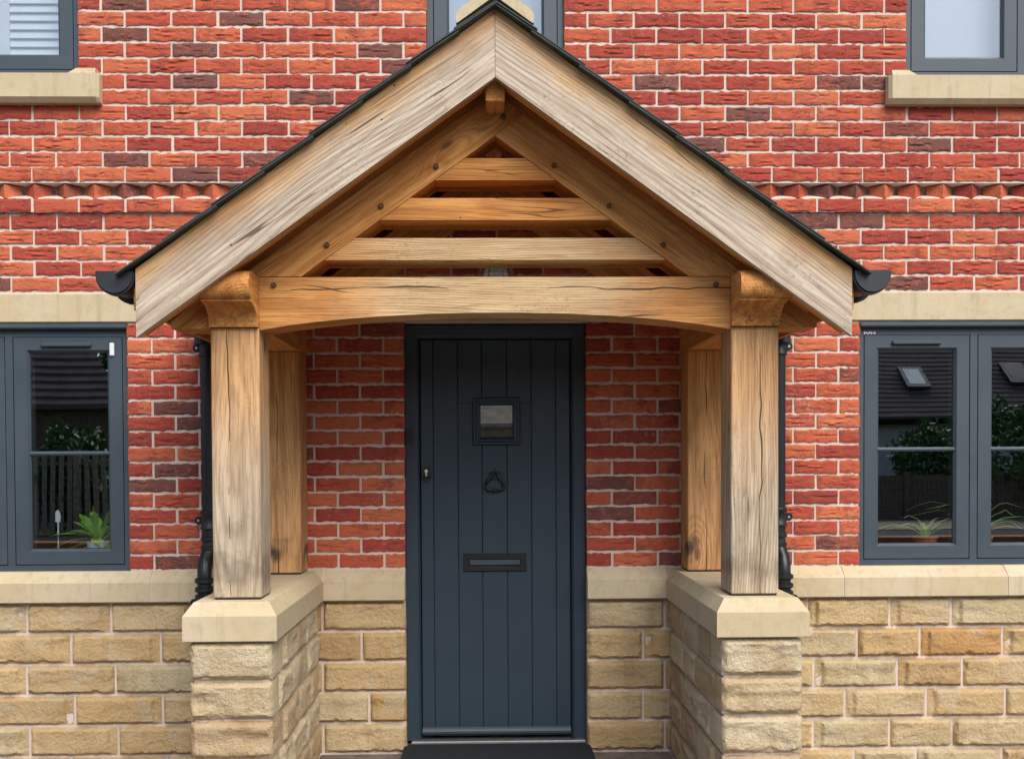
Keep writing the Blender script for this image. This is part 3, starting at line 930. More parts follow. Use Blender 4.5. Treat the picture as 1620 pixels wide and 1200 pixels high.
# ------------------------------------------------------------------ rock-faced plinth stones
def rock_shape(L, H, seed, depth=0.08, bulge=0.026, scal=0, facets=5, rough=0.55):
    g = np.random.default_rng(seed)
    nx, nz = max(8, int(L / 0.0085)), max(6, int(H / 0.0080))
    x = np.linspace(-L / 2, L / 2, nx + 1)
    z = np.linspace(-H / 2, H / 2, nz + 1)
    X, Z = np.meshgrid(x, z, indexing='ij')
    el = np.minimum(X + L / 2, L / 2 - X)
    eb, et = Z + H / 2, H / 2 - Z
    def sm(a):
        a = np.clip(a, 0, 1)
        return a * a * (3 - 2 * a)
    def wob1(u, amp, lo=10, hi=90):
        return amp * sum(np.sin(u * g.uniform(lo, hi) + g.uniform(0, 6.28)) for _ in range(4)) / 2
    el2 = el - np.abs(wob1(Z, 0.004)) - 0.001
    et2 = et - np.abs(wob1(X, 0.003)) - 0.001
    eb2 = eb - np.abs(wob1(X, 0.0065)) - 0.001
    prof = sm(el2 / 0.009) * sm(et2 / 0.011) * sm(eb2 / 0.009)
    # fractured face: the nearest of several tilted planes, roughened
    pl = np.full_like(X, 1e9)
    for _ in range(facets):
        cx, cz = g.uniform(-L / 2, L / 2), g.uniform(-H / 2, H / 2)
        pl = np.minimum(pl, np.abs(g.uniform(-0.10, 0.10) * (X - cx)) + np.abs(g.uniform(-0.30, 0.30) * (Z - cz)) + g.uniform(0, 0.010))
    n = np.zeros_like(X)
    for q in range(7):
        f = 10 * 1.8 ** q
        a = g.uniform(0, 2 * math.pi)
        n += np.sin((X * math.cos(a) + Z * math.sin(a) * 1.5) * f * 2 + g.uniform(0, 6.28)) * 0.66 ** q
    Y = -prof * (bulge - rough * pl + 0.0012 * n + g.normal(0, 0.0011, X.shape))
    for _ in range(g.integers(1, 4)):                       # conchoidal scoops with a crisp lower lip
        cx, cz = g.uniform(-L / 2, L / 2), g.uniform(-H * 0.45, H * 0.10)
        rr = g.uniform(0.03, 0.065)
        dx_, dz_ = (X - cx) / 1.9, Z - cz
        dd = np.sqrt(dx_ ** 2 + dz_ ** 2)
        Y += prof * np.where(dd < rr, (0.4 + rough) * 0.006 * (0.35 + 0.65 * np.clip((dz_ + rr) / (2 * rr), 0, 1)) * (1 - (dd / rr) ** 4), 0)
    if scal:                                                # pitched chip at one end
        xe = (X + L / 2) if scal < 0 else (L / 2 - X)
        edge = 0.030 + 0.016 * np.sin(np.clip(eb / H, 0, 1) * math.pi) ** 0.6
        Y += bulge * 0.58 * prof * sm((edge - xe) / 0.008)
    wv = g.normal(0, 0.0015, (nx + 1, 2))
    Z = Z + np.where(et < 1e-6, wv[:, :1], 0) + np.where(eb < 1e-6, wv[:, 1:], 0)
    V = np.stack([X, Y, Z], -1).reshape(-1, 3)
    id_ = np.arange((nx + 1) * (nz + 1)).reshape(nx + 1, nz + 1)
    F = [(id_[i, j], id_[i + 1, j], id_[i + 1, j + 1], id_[i, j + 1]) for i in range(nx) for j in range(nz)]
    rim = [id_[i, 0] for i in range(nx + 1)] + [id_[nx, j] for j in range(1, nz + 1)] + [id_[i, nz] for i in range(nx - 1, -1, -1)] + [id_[0, j] for j in range(nz - 1, 0, -1)]
    n0 = len(V)
    back = V[rim].copy()
    back[:, 1] = depth
    V = np.vstack([V, back])
    m_ = len(rim)
    F += [(rim[i], n0 + i, n0 + (i + 1) % m_, rim[(i + 1) % m_]) for i in range(m_)]
    return V, F

def rock(name, L, H, seed, mat, parent, pos, rotz=0.0, **kw):
    V, F = rock_shape(L, H, seed, **kw)
    me = bpy.data.meshes.new(name)
    me.from_pydata(V.tolist(), [], [tuple(int(q) for q in f) for f in F])
    shade_smooth(me, 50)
    return place(name, me, mat, parent, pos, (0, 0, rotz))

rows = [  # joint positions of each plinth course, from the band down (left run ends at door jamb, right run starts there)
    ([-2.265, -1.860, -1.452, -1.05, -0.835], [0.842, 1.30, 1.548, 1.957, 2.263]),
    ([-2.055, -1.622, -1.20, -0.645], [0.735, 1.15, 1.440, 1.795, 2.108, 2.520]),
    ([-2.27, -1.842, -1.40, -0.835], [0.842, 1.25, 1.580, 1.995, 2.320]),
    ([-2.04, -1.615, -1.15, -0.610], [0.735, 1.20, 1.735, 2.140, 2.535]),
    ([-2.26, -1.832, -1.42, -0.835], [0.842, 1.28, 1.577, 1.957, 2.270]),
    ([-2.06, -1.60, -1.18, -0.70], [0.735, 1.22, 1.780, 2.090, 2.52]),
]
sd = 100
for r_i, (lj, rj) in enumerate(rows):
    z1 = 0.75 - 0.15 * r_i
    z0 = z1 - 0.15
    L_edges = [-3.55, -3.10, -2.68] + lj + [-0.430]
    R_edges = [0.460] + rj + [2.72, 3.12, 3.55]
    if L_edges[2] > lj[0] - 0.2: L_edges.pop(2)
    if R_edges[-3] < rj[-1] + 0.22: R_edges.pop(-3)
    for edges, side in ((L_edges, -1), (R_edges, 1)):
        for q in range(len(edges) - 1):
            sd += 1
            a, b = edges[q], edges[q + 1]
            a2 = a + (0.006 if not (side == 1 and q == 0) else 0.0)
            b2 = b - (0.006 if not (side == -1 and q == len(edges) - 2) else 0.0)
            inside = -0.84 < (a + b) / 2 < 0.86
            rock('plinth_stone', b2 - a2, 0.137, sd, 'rock', wall, ((a2 + b2) / 2, -0.003, (z0 + z1) / 2 - 0.001), 0.0,
                 scal=(-1 if side == 1 else 1) if rng.random() < 0.72 and not inside else 0, bulge=rng.uniform(0.024, 0.032))

# ------------------------------------------------------------------ windows
GY = 0.030        # face of the joinery behind the wall face
def window(o, label_extra, lights, bar, vents, drip, cls_w=0.487):
    x0, x1, z0, z1 = o
    fr = MB()
    fr.loft(x0, x1, z0, z1, [(0.0, 0.12), (0.0, GY), (0.030, GY), (0.030, GY + 0.030), (0.040, GY + 0.030), (0.040, 0.12)])
    n = lights
    inner = (x1 - x0 - 0.060)
    mw = 0.036
    wsash = (inner - mw * (n - 1)) / n
    for i in range(1, n):
        xm = x0 + 0.030 + i * wsash + (i - 1) * mw
        fr.box(xm, xm + mw, GY, 0.12, z0 + 0.030, z1 - 0.030)
    if drip:
        fr.box(x0 - 0.0015, x1 + 0.0015, GY - 0.036, GY - 0.002, z1 - 0.024, z1 + 0.001, 0.007)
    w = fr.build('window', 'frame', house, ((x0 + x1) / 2, GY, z0))
    zb0, zb1 = z0 + 0.034, z1 - (0.060 if drip else 0.034)
    if drip:
        pass
    for i in range(n):
        a = x0 + 0.030 + i * (wsash + mw) + 0.004
        b = a + wsash - 0.008
        s = MB()
        s.loft(a, b, zb0, zb1, [(0.0, 0.10), (0.0, GY + 0.001), (0.0012, GY), (0.062, GY), (0.074, GY + 0.014), (0.074, 0.10)])
        s.build('casement', 'frame', w, ((a + b) / 2, GY, zb0))
        MB().box(a + 0.070, b - 0.070, GY + 0.0175, GY + 0.0235, zb0 + 0.070, zb1 - 0.070).build('pane', 'pane', w, ((a + b) / 2, GY + 0.02, (zb0 + zb1) / 2))
        if bar:
            zm = (zb0 + zb1) / 2 - 0.012
            MB().prism([(GY + 0.0165, zm - 0.010), (GY + 0.006, zm - 0.008), (GY + 0.002, zm), (GY + 0.012, zm + 0.010), (GY + 0.0165, zm + 0.011)], a + 0.066, b - 0.066, 'x').build('glazing_bar', 'frame', w, ((a + b) / 2, GY, zm))
        if i in vents:
            mb = MB()
            xc = (a + b) / 2 + vents[i]
            mb.box(xc - 0.122, xc + 0.122, GY - 0.019, GY - 0.001, zb1 - 0.048, zb1 - 0.028, 0.005)
            mb.build('trickle_vent', 'frame', w, (xc, GY, zb1 - 0.04))
    return w
wl = window(LW, '', 2, True, {1: -0.005}, True)
wr = window(RW, '', 2, True, {0: -0.005}, True)
wul = window(UL, '', 2, False, {}, False)
wum = window(UM, '', 1, False, {}, False)
wur = window(UR, '', 2, False, {}, False)
# head member below the drip on the ground-floor windows
for o, w in ((LW, wl), (RW, wr)):
    MB().box(o[0] + 0.030, o[1] - 0.030, GY + 0.0005, 0.115, o[3] - 0.058, o[3] - 0.030).build('head_rail', 'frame', w, ((o[0] + o[1]) / 2, GY, o[3]))
# white restrictor clip and white maker's label on the joinery
mb = MB().box(-1.862, -1.839, GY - 0.010, GY - 0.0005, 1.948, 2.012, 0.004)
mb.build('clip', 'white', wl, (-1.85, GY, 1.98))
mb = MB()
for q in range(7):
    x = 1.838 + q * 0.0085
    mb.box(x, x + 0.0065, GY - 0.0022, GY - 0.0004, 2.044 + 0.003 * (q % 2), 2.058 - 0.002 * (q % 3), 0.0008)
mb.build('maker_label', 'white', wr, (1.87, GY, 2.05))

# dark rooms behind the openings, with inner sill boards
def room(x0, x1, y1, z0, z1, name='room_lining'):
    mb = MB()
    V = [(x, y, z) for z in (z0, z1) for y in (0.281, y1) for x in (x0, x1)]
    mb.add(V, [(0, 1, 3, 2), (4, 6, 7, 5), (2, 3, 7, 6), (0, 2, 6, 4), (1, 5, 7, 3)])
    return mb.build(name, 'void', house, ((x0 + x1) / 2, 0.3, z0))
room(-3.65, -1.2, 4.0, 0.05, 2.62)
room(1.2, 3.65, 4.0, 0.05, 2.62)
room(-1.1, 1.1, 4.0, 0.0, 2.62)
room(-3.65, 3.65, 4.0, 2.72, 4.9)
for o in (LW, RW):
    MB().box(o[0] - 0.05, o[1] + 0.05, 0.122, 0.40, 0.905, 0.935, 0.006).build('window_board', 'sillboard', house, ((o[0] + o[1]) / 2, 0.2, 0.92))

# ------------------------------------------------------------------ front door
DY = 0.050
dfm = MB()
x0, x1, z0, z1 = DR[0] + 0.002, DR[1] - 0.002, 0.0, 2.098
# jambs and head: flat face, ovolo, rebate
prof = [(0.0, 0.15), (0.0, DY), (0.052, DY), (0.060, DY + 0.004), (0.068, DY + 0.016), (0.070, DY + 0.030), (0.070, 0.15)]
V, F = [], []
for ins, y in prof:
    V += [(x0 + ins, y, 0.045), (x0 + ins, y, z1 - ins), (x1 - ins, y, z1 - ins), (x1 - ins, y, 0.045)]
for i in range(len(prof) - 1):
    for k in range(3):
        F.append((i * 4 + k, i * 4 + k + 1, i * 4 + k + 5, i * 4 + k + 4))
dfm.add(V, F)
dfm.box(x0 - 0.001, x1 + 0.001, DY - 0.014, DY - 0.001, z1 - 0.016, z1 - 0.001, 0.004)
dframe = dfm.build('door_frame', 'door', house, (0.015, DY, 0))
LY = DY + 0.022
lx0, lx1, lz0, lz1 = x0 + 0.073, x1 - 0.073, 0.062, z1 - 0.073
door = MB().box(lx0, lx1, LY + 0.012, LY + 0.055, lz0, lz1).build('door', 'door', house, ((lx0 + lx1) / 2, LY, lz0))
pxs = [663, 683.3, 722.7, 761, 801, 840, 879.3, 902]
bx = [lx0 + (p - pxs[0]) / (pxs[-1] - pxs[0]) * (lx1 - lx0) for p in pxs]
GW = (-0.060, 0.100, 1.545, 1.705)     # little glazed light: opening in the leaf
for i in range(7):
    a, b = bx[i] + 0.0006, bx[i + 1] - 0.0006
    zsegs = [(lz0 + 0.001, lz1 - 0.001)]
    mb = MB()
    def board(a, b, s0, s1):
        mb.prism([(a, LY + 0.0115), (a, LY + 0.003), (a + 0.0024, LY), (b - 0.0024, LY), (b, LY + 0.003), (b, LY + 0.0115)], s0, s1, 'z')
    if a < GW[1] and b > GW[0]:
        board(a, b, lz0 + 0.001, GW[2] - 0.012)
        board(a, b, GW[3] + 0.012, lz1 - 0.001)
    else:
        board(a, b, *zsegs[0])
    mb.build('board', 'door', door, ((a + b) / 2, LY, lz0))
# glazed light with moulded surround
cxg = 0.021
g0, g1, h0, h1 = cxg - 0.118, cxg + 0.118, 1.506, 1.742
MB().loft(g0, g1, h0, h1, [(0.0, LY + 0.002), (0.0, LY - 0.010), (0.006, LY - 0.018), (0.013, LY - 0.018), (0.017, LY - 0.010), (0.030, LY - 0.012), (0.034, LY - 0.002), (0.040, LY + 0.006), (0.040, LY + 0.012)]).build('light_surround', 'door', door, (cxg, LY, h0))
MB().box(g0 + 0.034, g1 - 0.034, LY + 0.0045, LY + 0.0085, h0 + 0.034, h1 - 0.034).build('pane', 'pane', door, (cxg, LY, 1.62))
# knocker
kx, kz = 0.012, 1.352
mb = MB()
mb.prism([(kx, kz + 0.046), (kx + 0.010, kz + 0.036), (kx, kz + 0.026), (kx - 0.010, kz + 0.036)], LY - 0.007, LY - 0.001)
mb.prism([(kx - 0.032, kz + 0.016), (kx - 0.014, kz + 0.027), (kx + 0.014, kz + 0.027), (kx + 0.032, kz + 0.016), (kx + 0.014, kz + 0.006), (kx + 0.009, kz - 0.016), (kx - 0.009, kz - 0.016), (kx - 0.014, kz + 0.006)], LY - 0.009, LY - 0.001)
mb.box(kx - 0.022, kx + 0.022, LY - 0.022, LY - 0.008, kz + 0.011, kz + 0.021, 0.004)
ring = []
for q in range(25):
    t = q / 24
    a = math.radians(-250 + 320 * t)
    w_ = 0.046 * (1.0 + 0.10 * math.cos(2 * a))
    ring.append((kx + w_ * math.cos(a) * (1.0 if math.sin(a) < 0.3 else 0.62), LY - 0.020, kz - 0.032 + 0.036 * math.sin(a)))
mb.tube([(kx - 0.012, LY - 0.018, kz + 0.014)] + [(kx + sx * 0.047 * f, LY - 0.020, kz + dz) for sx, f, dz in ((-1, .42, -.006), (-1, .85, -.024), (-1, 1.0, -.044), (-1, .88, -.060), (-1, .45, -.068), (0, 0, -.070), (1, .45, -.068), (1, .88, -.060), (1, 1.0, -.044), (1, .85, -.024), (1, .42, -.006))] + [(kx + 0.012, LY - 0.018, kz + 0.014)], 0.0088, 10)
mb.lathe([(0.004, -0.009), (0.0095, -0.006), (0.0095, 0.006), (0.004, 0.009)], (kx, LY - 0.020, kz - 0.070), 12, 'x')
mb.build('knocker', 'black', door, (kx, LY, kz))
# letter plate and its flap
mb = MB()
mb.loft(-0.146, 0.166, 0.882, 0.970, [(0.0, LY), (0.0, LY - 0.008), (0.003, LY - 0.010), (0.027, LY - 0.010), (0.030, LY - 0.004)])
mb.build('letter_plate', 'black', door, (0.01, LY, 0.93))
MB().box(-0.1155, 0.1355, LY - 0.0065, LY - 0.001, 0.9125, 0.9395, 0.002).build('letter_flap', 'frame', door, (0.01, LY, 0.925))
# cylinder lock with drop cover, doorbell on the jamb
lx, lz = -0.328, 1.362
mb = MB().prism([(lx - 0.024, lz - 0.012), (lx - 0.024, lz + 0.028), (lx - 0.014, lz + 0.040), (lx + 0.014, lz + 0.040), (lx + 0.024, lz + 0.028), (lx + 0.024, lz - 0.012), (lx + 0.012, lz - 0.036), (lx - 0.012, lz - 0.036)], LY - 0.010, LY - 0.0005)
mb.box(lx - 0.020, lx + 0.020, LY - 0.016, LY - 0.0095, lz - 0.020, lz - 0.010, 0.003)
mb.build('lock_plate', 'black', door, (lx, LY, lz))
mb = MB().lathe([(0.0085, -0.004), (0.0085, 0.0)], (lx, LY - 0.0102, lz + 0.018), 14, 'y').box(lx - 0.0045, lx + 0.0045, LY - 0.0135, LY - 0.0103, lz - 0.008, lz + 0.014, 0.002)
mb.build('lock_cylinder', 'brass', door, (lx, LY, lz))
bxx = -0.404
mb = MB()
mb.prism([(bxx + 0.015 * math.cos(a) , 1.553 + (0.027 if math.sin(a) > 0 else -0.027) + 0.014 * math.sin(a)) for a in [2 * math.pi * q / 20 + 0.01 for q in range(20)]], DY - 0.016, DY - 0.0005)
mb.box(bxx - 0.008, bxx + 0.008, DY - 0.020, DY - 0.0158, 1.532, 1.574, 0.004)
mb.build('doorbell', 'black', dframe, (bxx, DY, 1.553))
# weather bar, sill and threshold
MB().prism([(LY - 0.001, 0.072), (LY - 0.018, 0.076), (LY - 0.020, 0.088), (LY - 0.012, 0.098), (LY - 0.001, 0.106)], lx0 + 0.001, lx1 - 0.001, 'x').build('weather_bar', 'frame', door, (0.015, LY, 0.09))
MB().box(DR[0] + 0.022, DR[1] - 0.004, DY - 0.022, 0.15, 0.028, 0.0445, 0.004).build('threshold', 'steel', house, (0.015, DY, 0.03))
MB().box(DR[0] + 0.002, DR[1] - 0.002, -0.012, 0.28, -0.06, 0.024).build('step', 'flag', house, (0.015, 0, 0))
mat = MB().prism([(-0.440, -0.46), (0.474, -0.46), (0.474, -0.013), (0.452, -0.006), (0.448, 0.024), (-0.418, 0.024), (-0.424, -0.006), (-0.440, -0.013)], 0.0245, 0.034, 'z').build('doormat', 'rubber', None, (0.015, -0.2, 0.0245))
tag(mat, 'black rubber backed doormat laid over the front step', 'doormat')

# ------------------------------------------------------------------ stone piers
XC = 0.010
GRP_P = 'sandstone piers under the porch posts'
def pier(s, label):
    px0, px1 = sorted((XC + s * 0.857, XC + s * 1.170))
    e = empty('stone_pier', ((px0 + px1) / 2, -0.6, 0), label, 'pier', GRP_P)
    MB().box(px0 + 0.012, px1 - 0.012, -1.150, -0.052, -0.16, 0.751).build('core', 'mortar', e, ((px0 + px1) / 2, -0.6, 0))
    global sd
    for r in range(6):
        z1 = 0.75 - 0.15 * r
        zc = z1 - 0.075
        sd += 1
        dpt = 0.12 if r % 2 else 0.20
        rock('pier_stone', px1 - px0 - 0.004, 0.136, sd, 'rock_pale', e, ((px0 + px1) / 2, -1.163, zc), 0.0, depth=dpt, bulge=0.030, facets=6, rough=1.15)
        y = -1.163 + dpt + 0.010
        cuts = [[0.33, 0.24, 0.40], [0.22, 0.42, 0.28], [0.40, 0.30, 0.30], [0.26, 0.34, 0.38], [0.36, 0.28, 0.30], [0.25, 0.40, 0.30]][r if s < 0 else 5 - r]
        tot = -0.055 - y
        sc = tot / sum(cuts)
        for c in cuts:
            ln = c * sc
            for side in (-1, 1):                       # inner and outer flank
                sd += 1
                xx = px0 + 0.004 if side < 0 else px1 - 0.004
                rock('pier_stone', ln - 0.010, 0.136, sd, 'rock_pale', e, (xx, y + ln / 2, zc), -math.pi / 2 if side < 0 else math.pi / 2, depth=0.05, bulge=0.020, facets=4, rough=0.8)
            y += ln
    cx0, cx1 = sorted((XC + s * 0.835, XC + s * 1.190))
    mb = MB()
    def ringv(i, z):
        return [(cx0 + i, -1.190 + i, z), (cx1 - i, -1.190 + i, z), (cx1 - i, -0.052, z), (cx0 + i, -0.052, z)]
    prof = [(0.003, 0.7525), (0.0, 0.7555), (0.0, 0.849), (0.002, 0.852), (0.034, 0.8985), (0.037, 0.900)]
    V = sum([ringv(i, z) for i, z in prof], [])
    F = [(i * 4 + k, i * 4 + (k + 1) % 4, i * 4 + 4 + (k + 1) % 4, i * 4 + 4 + k) for i in range(len(prof) - 1) for k in range(4)] + [(0, 3, 2, 1), tuple(range(len(V) - 4, len(V)))]
    mb.add(V, F)
    mb.build('coping', 'ashlar', e, ((cx0 + cx1) / 2, -0.6, 0.75))
    return e
pier(-1, 'rough sandstone pier with chamfered coping beside the window with the potted fern')
pier(1, 'rough sandstone pier with chamfered coping beside the window with spider plants')

# ------------------------------------------------------------------ oak porch
porch = empty('oak_porch', (XC, -0.62, 0.9), 'oak framed gabled porch with slate roof over the front door', 'porch')
POX = (0.910, 1.095)
def timber(name, mat, mb, origin, rot=None, parent=porch, **props):
    me = mb.mesh(name)
    o = place(name, me, mat, parent, origin, rot)
    for k, v in props.items():
        o[k] = v
    return o
UPR = (0, -math.pi / 2, 0)            # local x up, local z to -x
for s in (-1, 1):
    for y0, sh, st in ((-1.10, 0.028 if s < 0 else -0.022, 0.35), (-0.205, 0.018 if s < 0 else 0.008, 0.95)):
        xm = XC + s * (POX[0] + POX[1]) / 2
        hw = 0.0925
        post = MB().box(0.0, 1.038, -hw, hw, -hw, hw, 0.004)
        timber('post', 'oak_post' if y0 < -1 else 'oak_rear', post, (xm, y0 + hw, 0.908), UPR, shake=sh, stain=st)
        MB().box(xm - hw + 0.006, xm + hw - 0.006, y0 + 0.006, y0 + 2 * hw - 0.006, 0.9002, 0.9078).build('base_pad', 'black', porch, (xm, y0 + hw, 0.9))
    # wall plate with moulded nose, running from the wall to beyond the post
    xm = XC + s * (POX[0] + POX[1]) / 2
    P_ = [(0.0, 1.9462), (0.0, 2.140), (-1.222, 2.140)]
    P_ += [(-1.222 - 0.048 * math.sin(a), 2.086 + 0.054 * math.cos(a)) for a in [math.radians(d) for d in range(15, 91, 15)]]
    P_ += [(-1.232 - 0.038 * math.cos(a), 2.086 - 0.050 * math.sin(a)) for a in [math.radians(d) for d in range(15, 91, 15)]]
    P_ += [(-1.232, 2.028), (-1.222, 2.026)]
    P_ += [(-1.222 + 0.100 * math.sin(a), 1.9462 + 0.078 * math.cos(a) * 1.0) for a in [math.radians(d) for d in (8, 22, 36, 50, 64, 78, 90)]]
    mb = MB()
    mb.prism([(-y, z - 2.04) for y, z in P_], -0.0925, 0.0925, 'y')
    # local x points out of the wall, towards the viewer
    timber('wall_plate', 'oak', mb, (xm, 0.0, 2.04), (0, 0, -math.pi / 2))
# cambered tie beams, front and back
for y0, y1 in ((-1.094, -0.915), (-0.200, -0.020)):
    n = 16
    half = POX[0] - 0.001
    bot = [(-half + 2 * half * q / n, 1.936 + 0.066 * (1 - (2 * q / n - 1) ** 2) ** 0.85) for q in range(n + 1)]
    if y0 < -1:
        poly = bot + [(half, 2.1385), (-half, 2.1385)]
        mb = MB().prism([(x, z - 2.04) for x, z in poly], -0.0895, 0.0895, 'y')
        timber('tie_beam', 'oak_beam', mb, (XC, (y0 + y1) / 2, 2.04), None, shake=0.055)
# side rails over the posts' heads: arched soffit brace along each side
# rafters
TH = math.atan(ROOF_TAN)
cs, sn = math.cos(TH), math.sin(TH)
AP_B, AP_T = 2.678, 2.842           # apex heights of the lower and upper edge lines
def rafter_poly(s, longer):
    """outline in (x, z) relative to the porch centre"""
    zc, tail = 1.942, 1.245
    b = lambda x: AP_B - ROOF_TAN * x
    t = lambda x: AP_T - ROOF_TAN * x
    xb = (AP_B - 2.1405) / ROOF_TAN             # lower edge meets top of tie
    pts = [(xb, 2.1405), ((AP_T - 2.1405) / ROOF_TAN, 2.1405)]
    if longer:      # runs past the centre line until it meets the opposite upper edge
        xe = -(AP_T - AP_B) / (2 * ROOF_TAN)
        pts += [(0.0, AP_T), (xe, AP_B - ROOF_TAN * xe)]
    else:           # butts under the other one
        xq = (AP_T - AP_B) / (2 * ROOF_TAN)
        pts += [(xq + 0.0012, t(xq) - 0.0004), (0.0012, AP_B - 0.0004)]
    foot = [(POX[1] + 0.001, zc), (tail, zc), (tail, t(tail) + 0.022), (POX[1] + 0.001, t(POX[1]) + 0.022)]
    return [(s * x, z) for x, z in pts], [(s * x, z) for x, z in foot]
for yi, (y0, y1) in enumerate(((-1.098, -0.918), (-0.198, -0.018))):
    for s in (-1, 1):
        poly, foot = rafter_poly(s, s == -1)
        ang = -s * -TH if False else (TH if s > 0 else -TH)
        # build in a local frame with x along the rafter
        cx, cz = s * 0.55, 2.76 - ROOF_TAN * 0.55
        dx, dz = cs, -s * sn
        loc = [((x - cx) * dx + (z - cz) * dz, -(x - cx) * dz + (z - cz) * dx) for x, z in poly]
        mb = MB().prism(loc, -0.09, 0.09, 'y')
        mb.prism([((x - cx) * dx + (z - cz) * dz, -(x - cx) * dz + (z - cz) * dx) for x, z in foot], -0.088, 0.088, 'y')
        timber('rafter', 'oak', mb, (XC + cx, (y0 + y1) / 2, cz), (0, TH * s, 0))
# infill slats of the front gable
for z0, z1 in ((2.509, 2.593), (2.357, 2.441), (2.204, 2.288)):
    xb = (AP_B - z0) / ROOF_TAN - 0.0012
    xt = (AP_B - z1) / ROOF_TAN - 0.0012
    mb = MB().prism([(-xb, z0 - 2.4), (xb, z0 - 2.4), (xt, z1 - 2.4), (-xt, z1 - 2.4)], -0.0875, 0.0875, 'y')
    timber('gable_slat', 'oak_beam' if z0 < 2.3 else 'oak_slat', mb, (XC, -1.006, 2.4))
# pegs
def peg(x, z, y=-1.098):
    mb = MB().lathe([(0.0105, 0.03), (0.0105, -0.010), (0.008, -0.013)], (x, y, z), 8, 'y')
    mb.build('peg', 'peg', porch, (x, y, z))
for s in (-1, 1):
    for x, z in ((0.226, 2.563), (0.438, 2.411), (0.647, 2.259)):
        peg(XC + s * x, z + rng.uniform(-.003, .003))
    peg(XC + s * 0.852, 2.108, -1.094)
peg(0.042, 2.748)
# ridge beam
mb = MB().box(-0.62, 0.648, -0.036, 0.036, -0.09, 0.09, 0.003)
timber('ridge_beam', 'oak', mb, (XC, -0.622, 2.852), (0, 0, math.pi / 2))
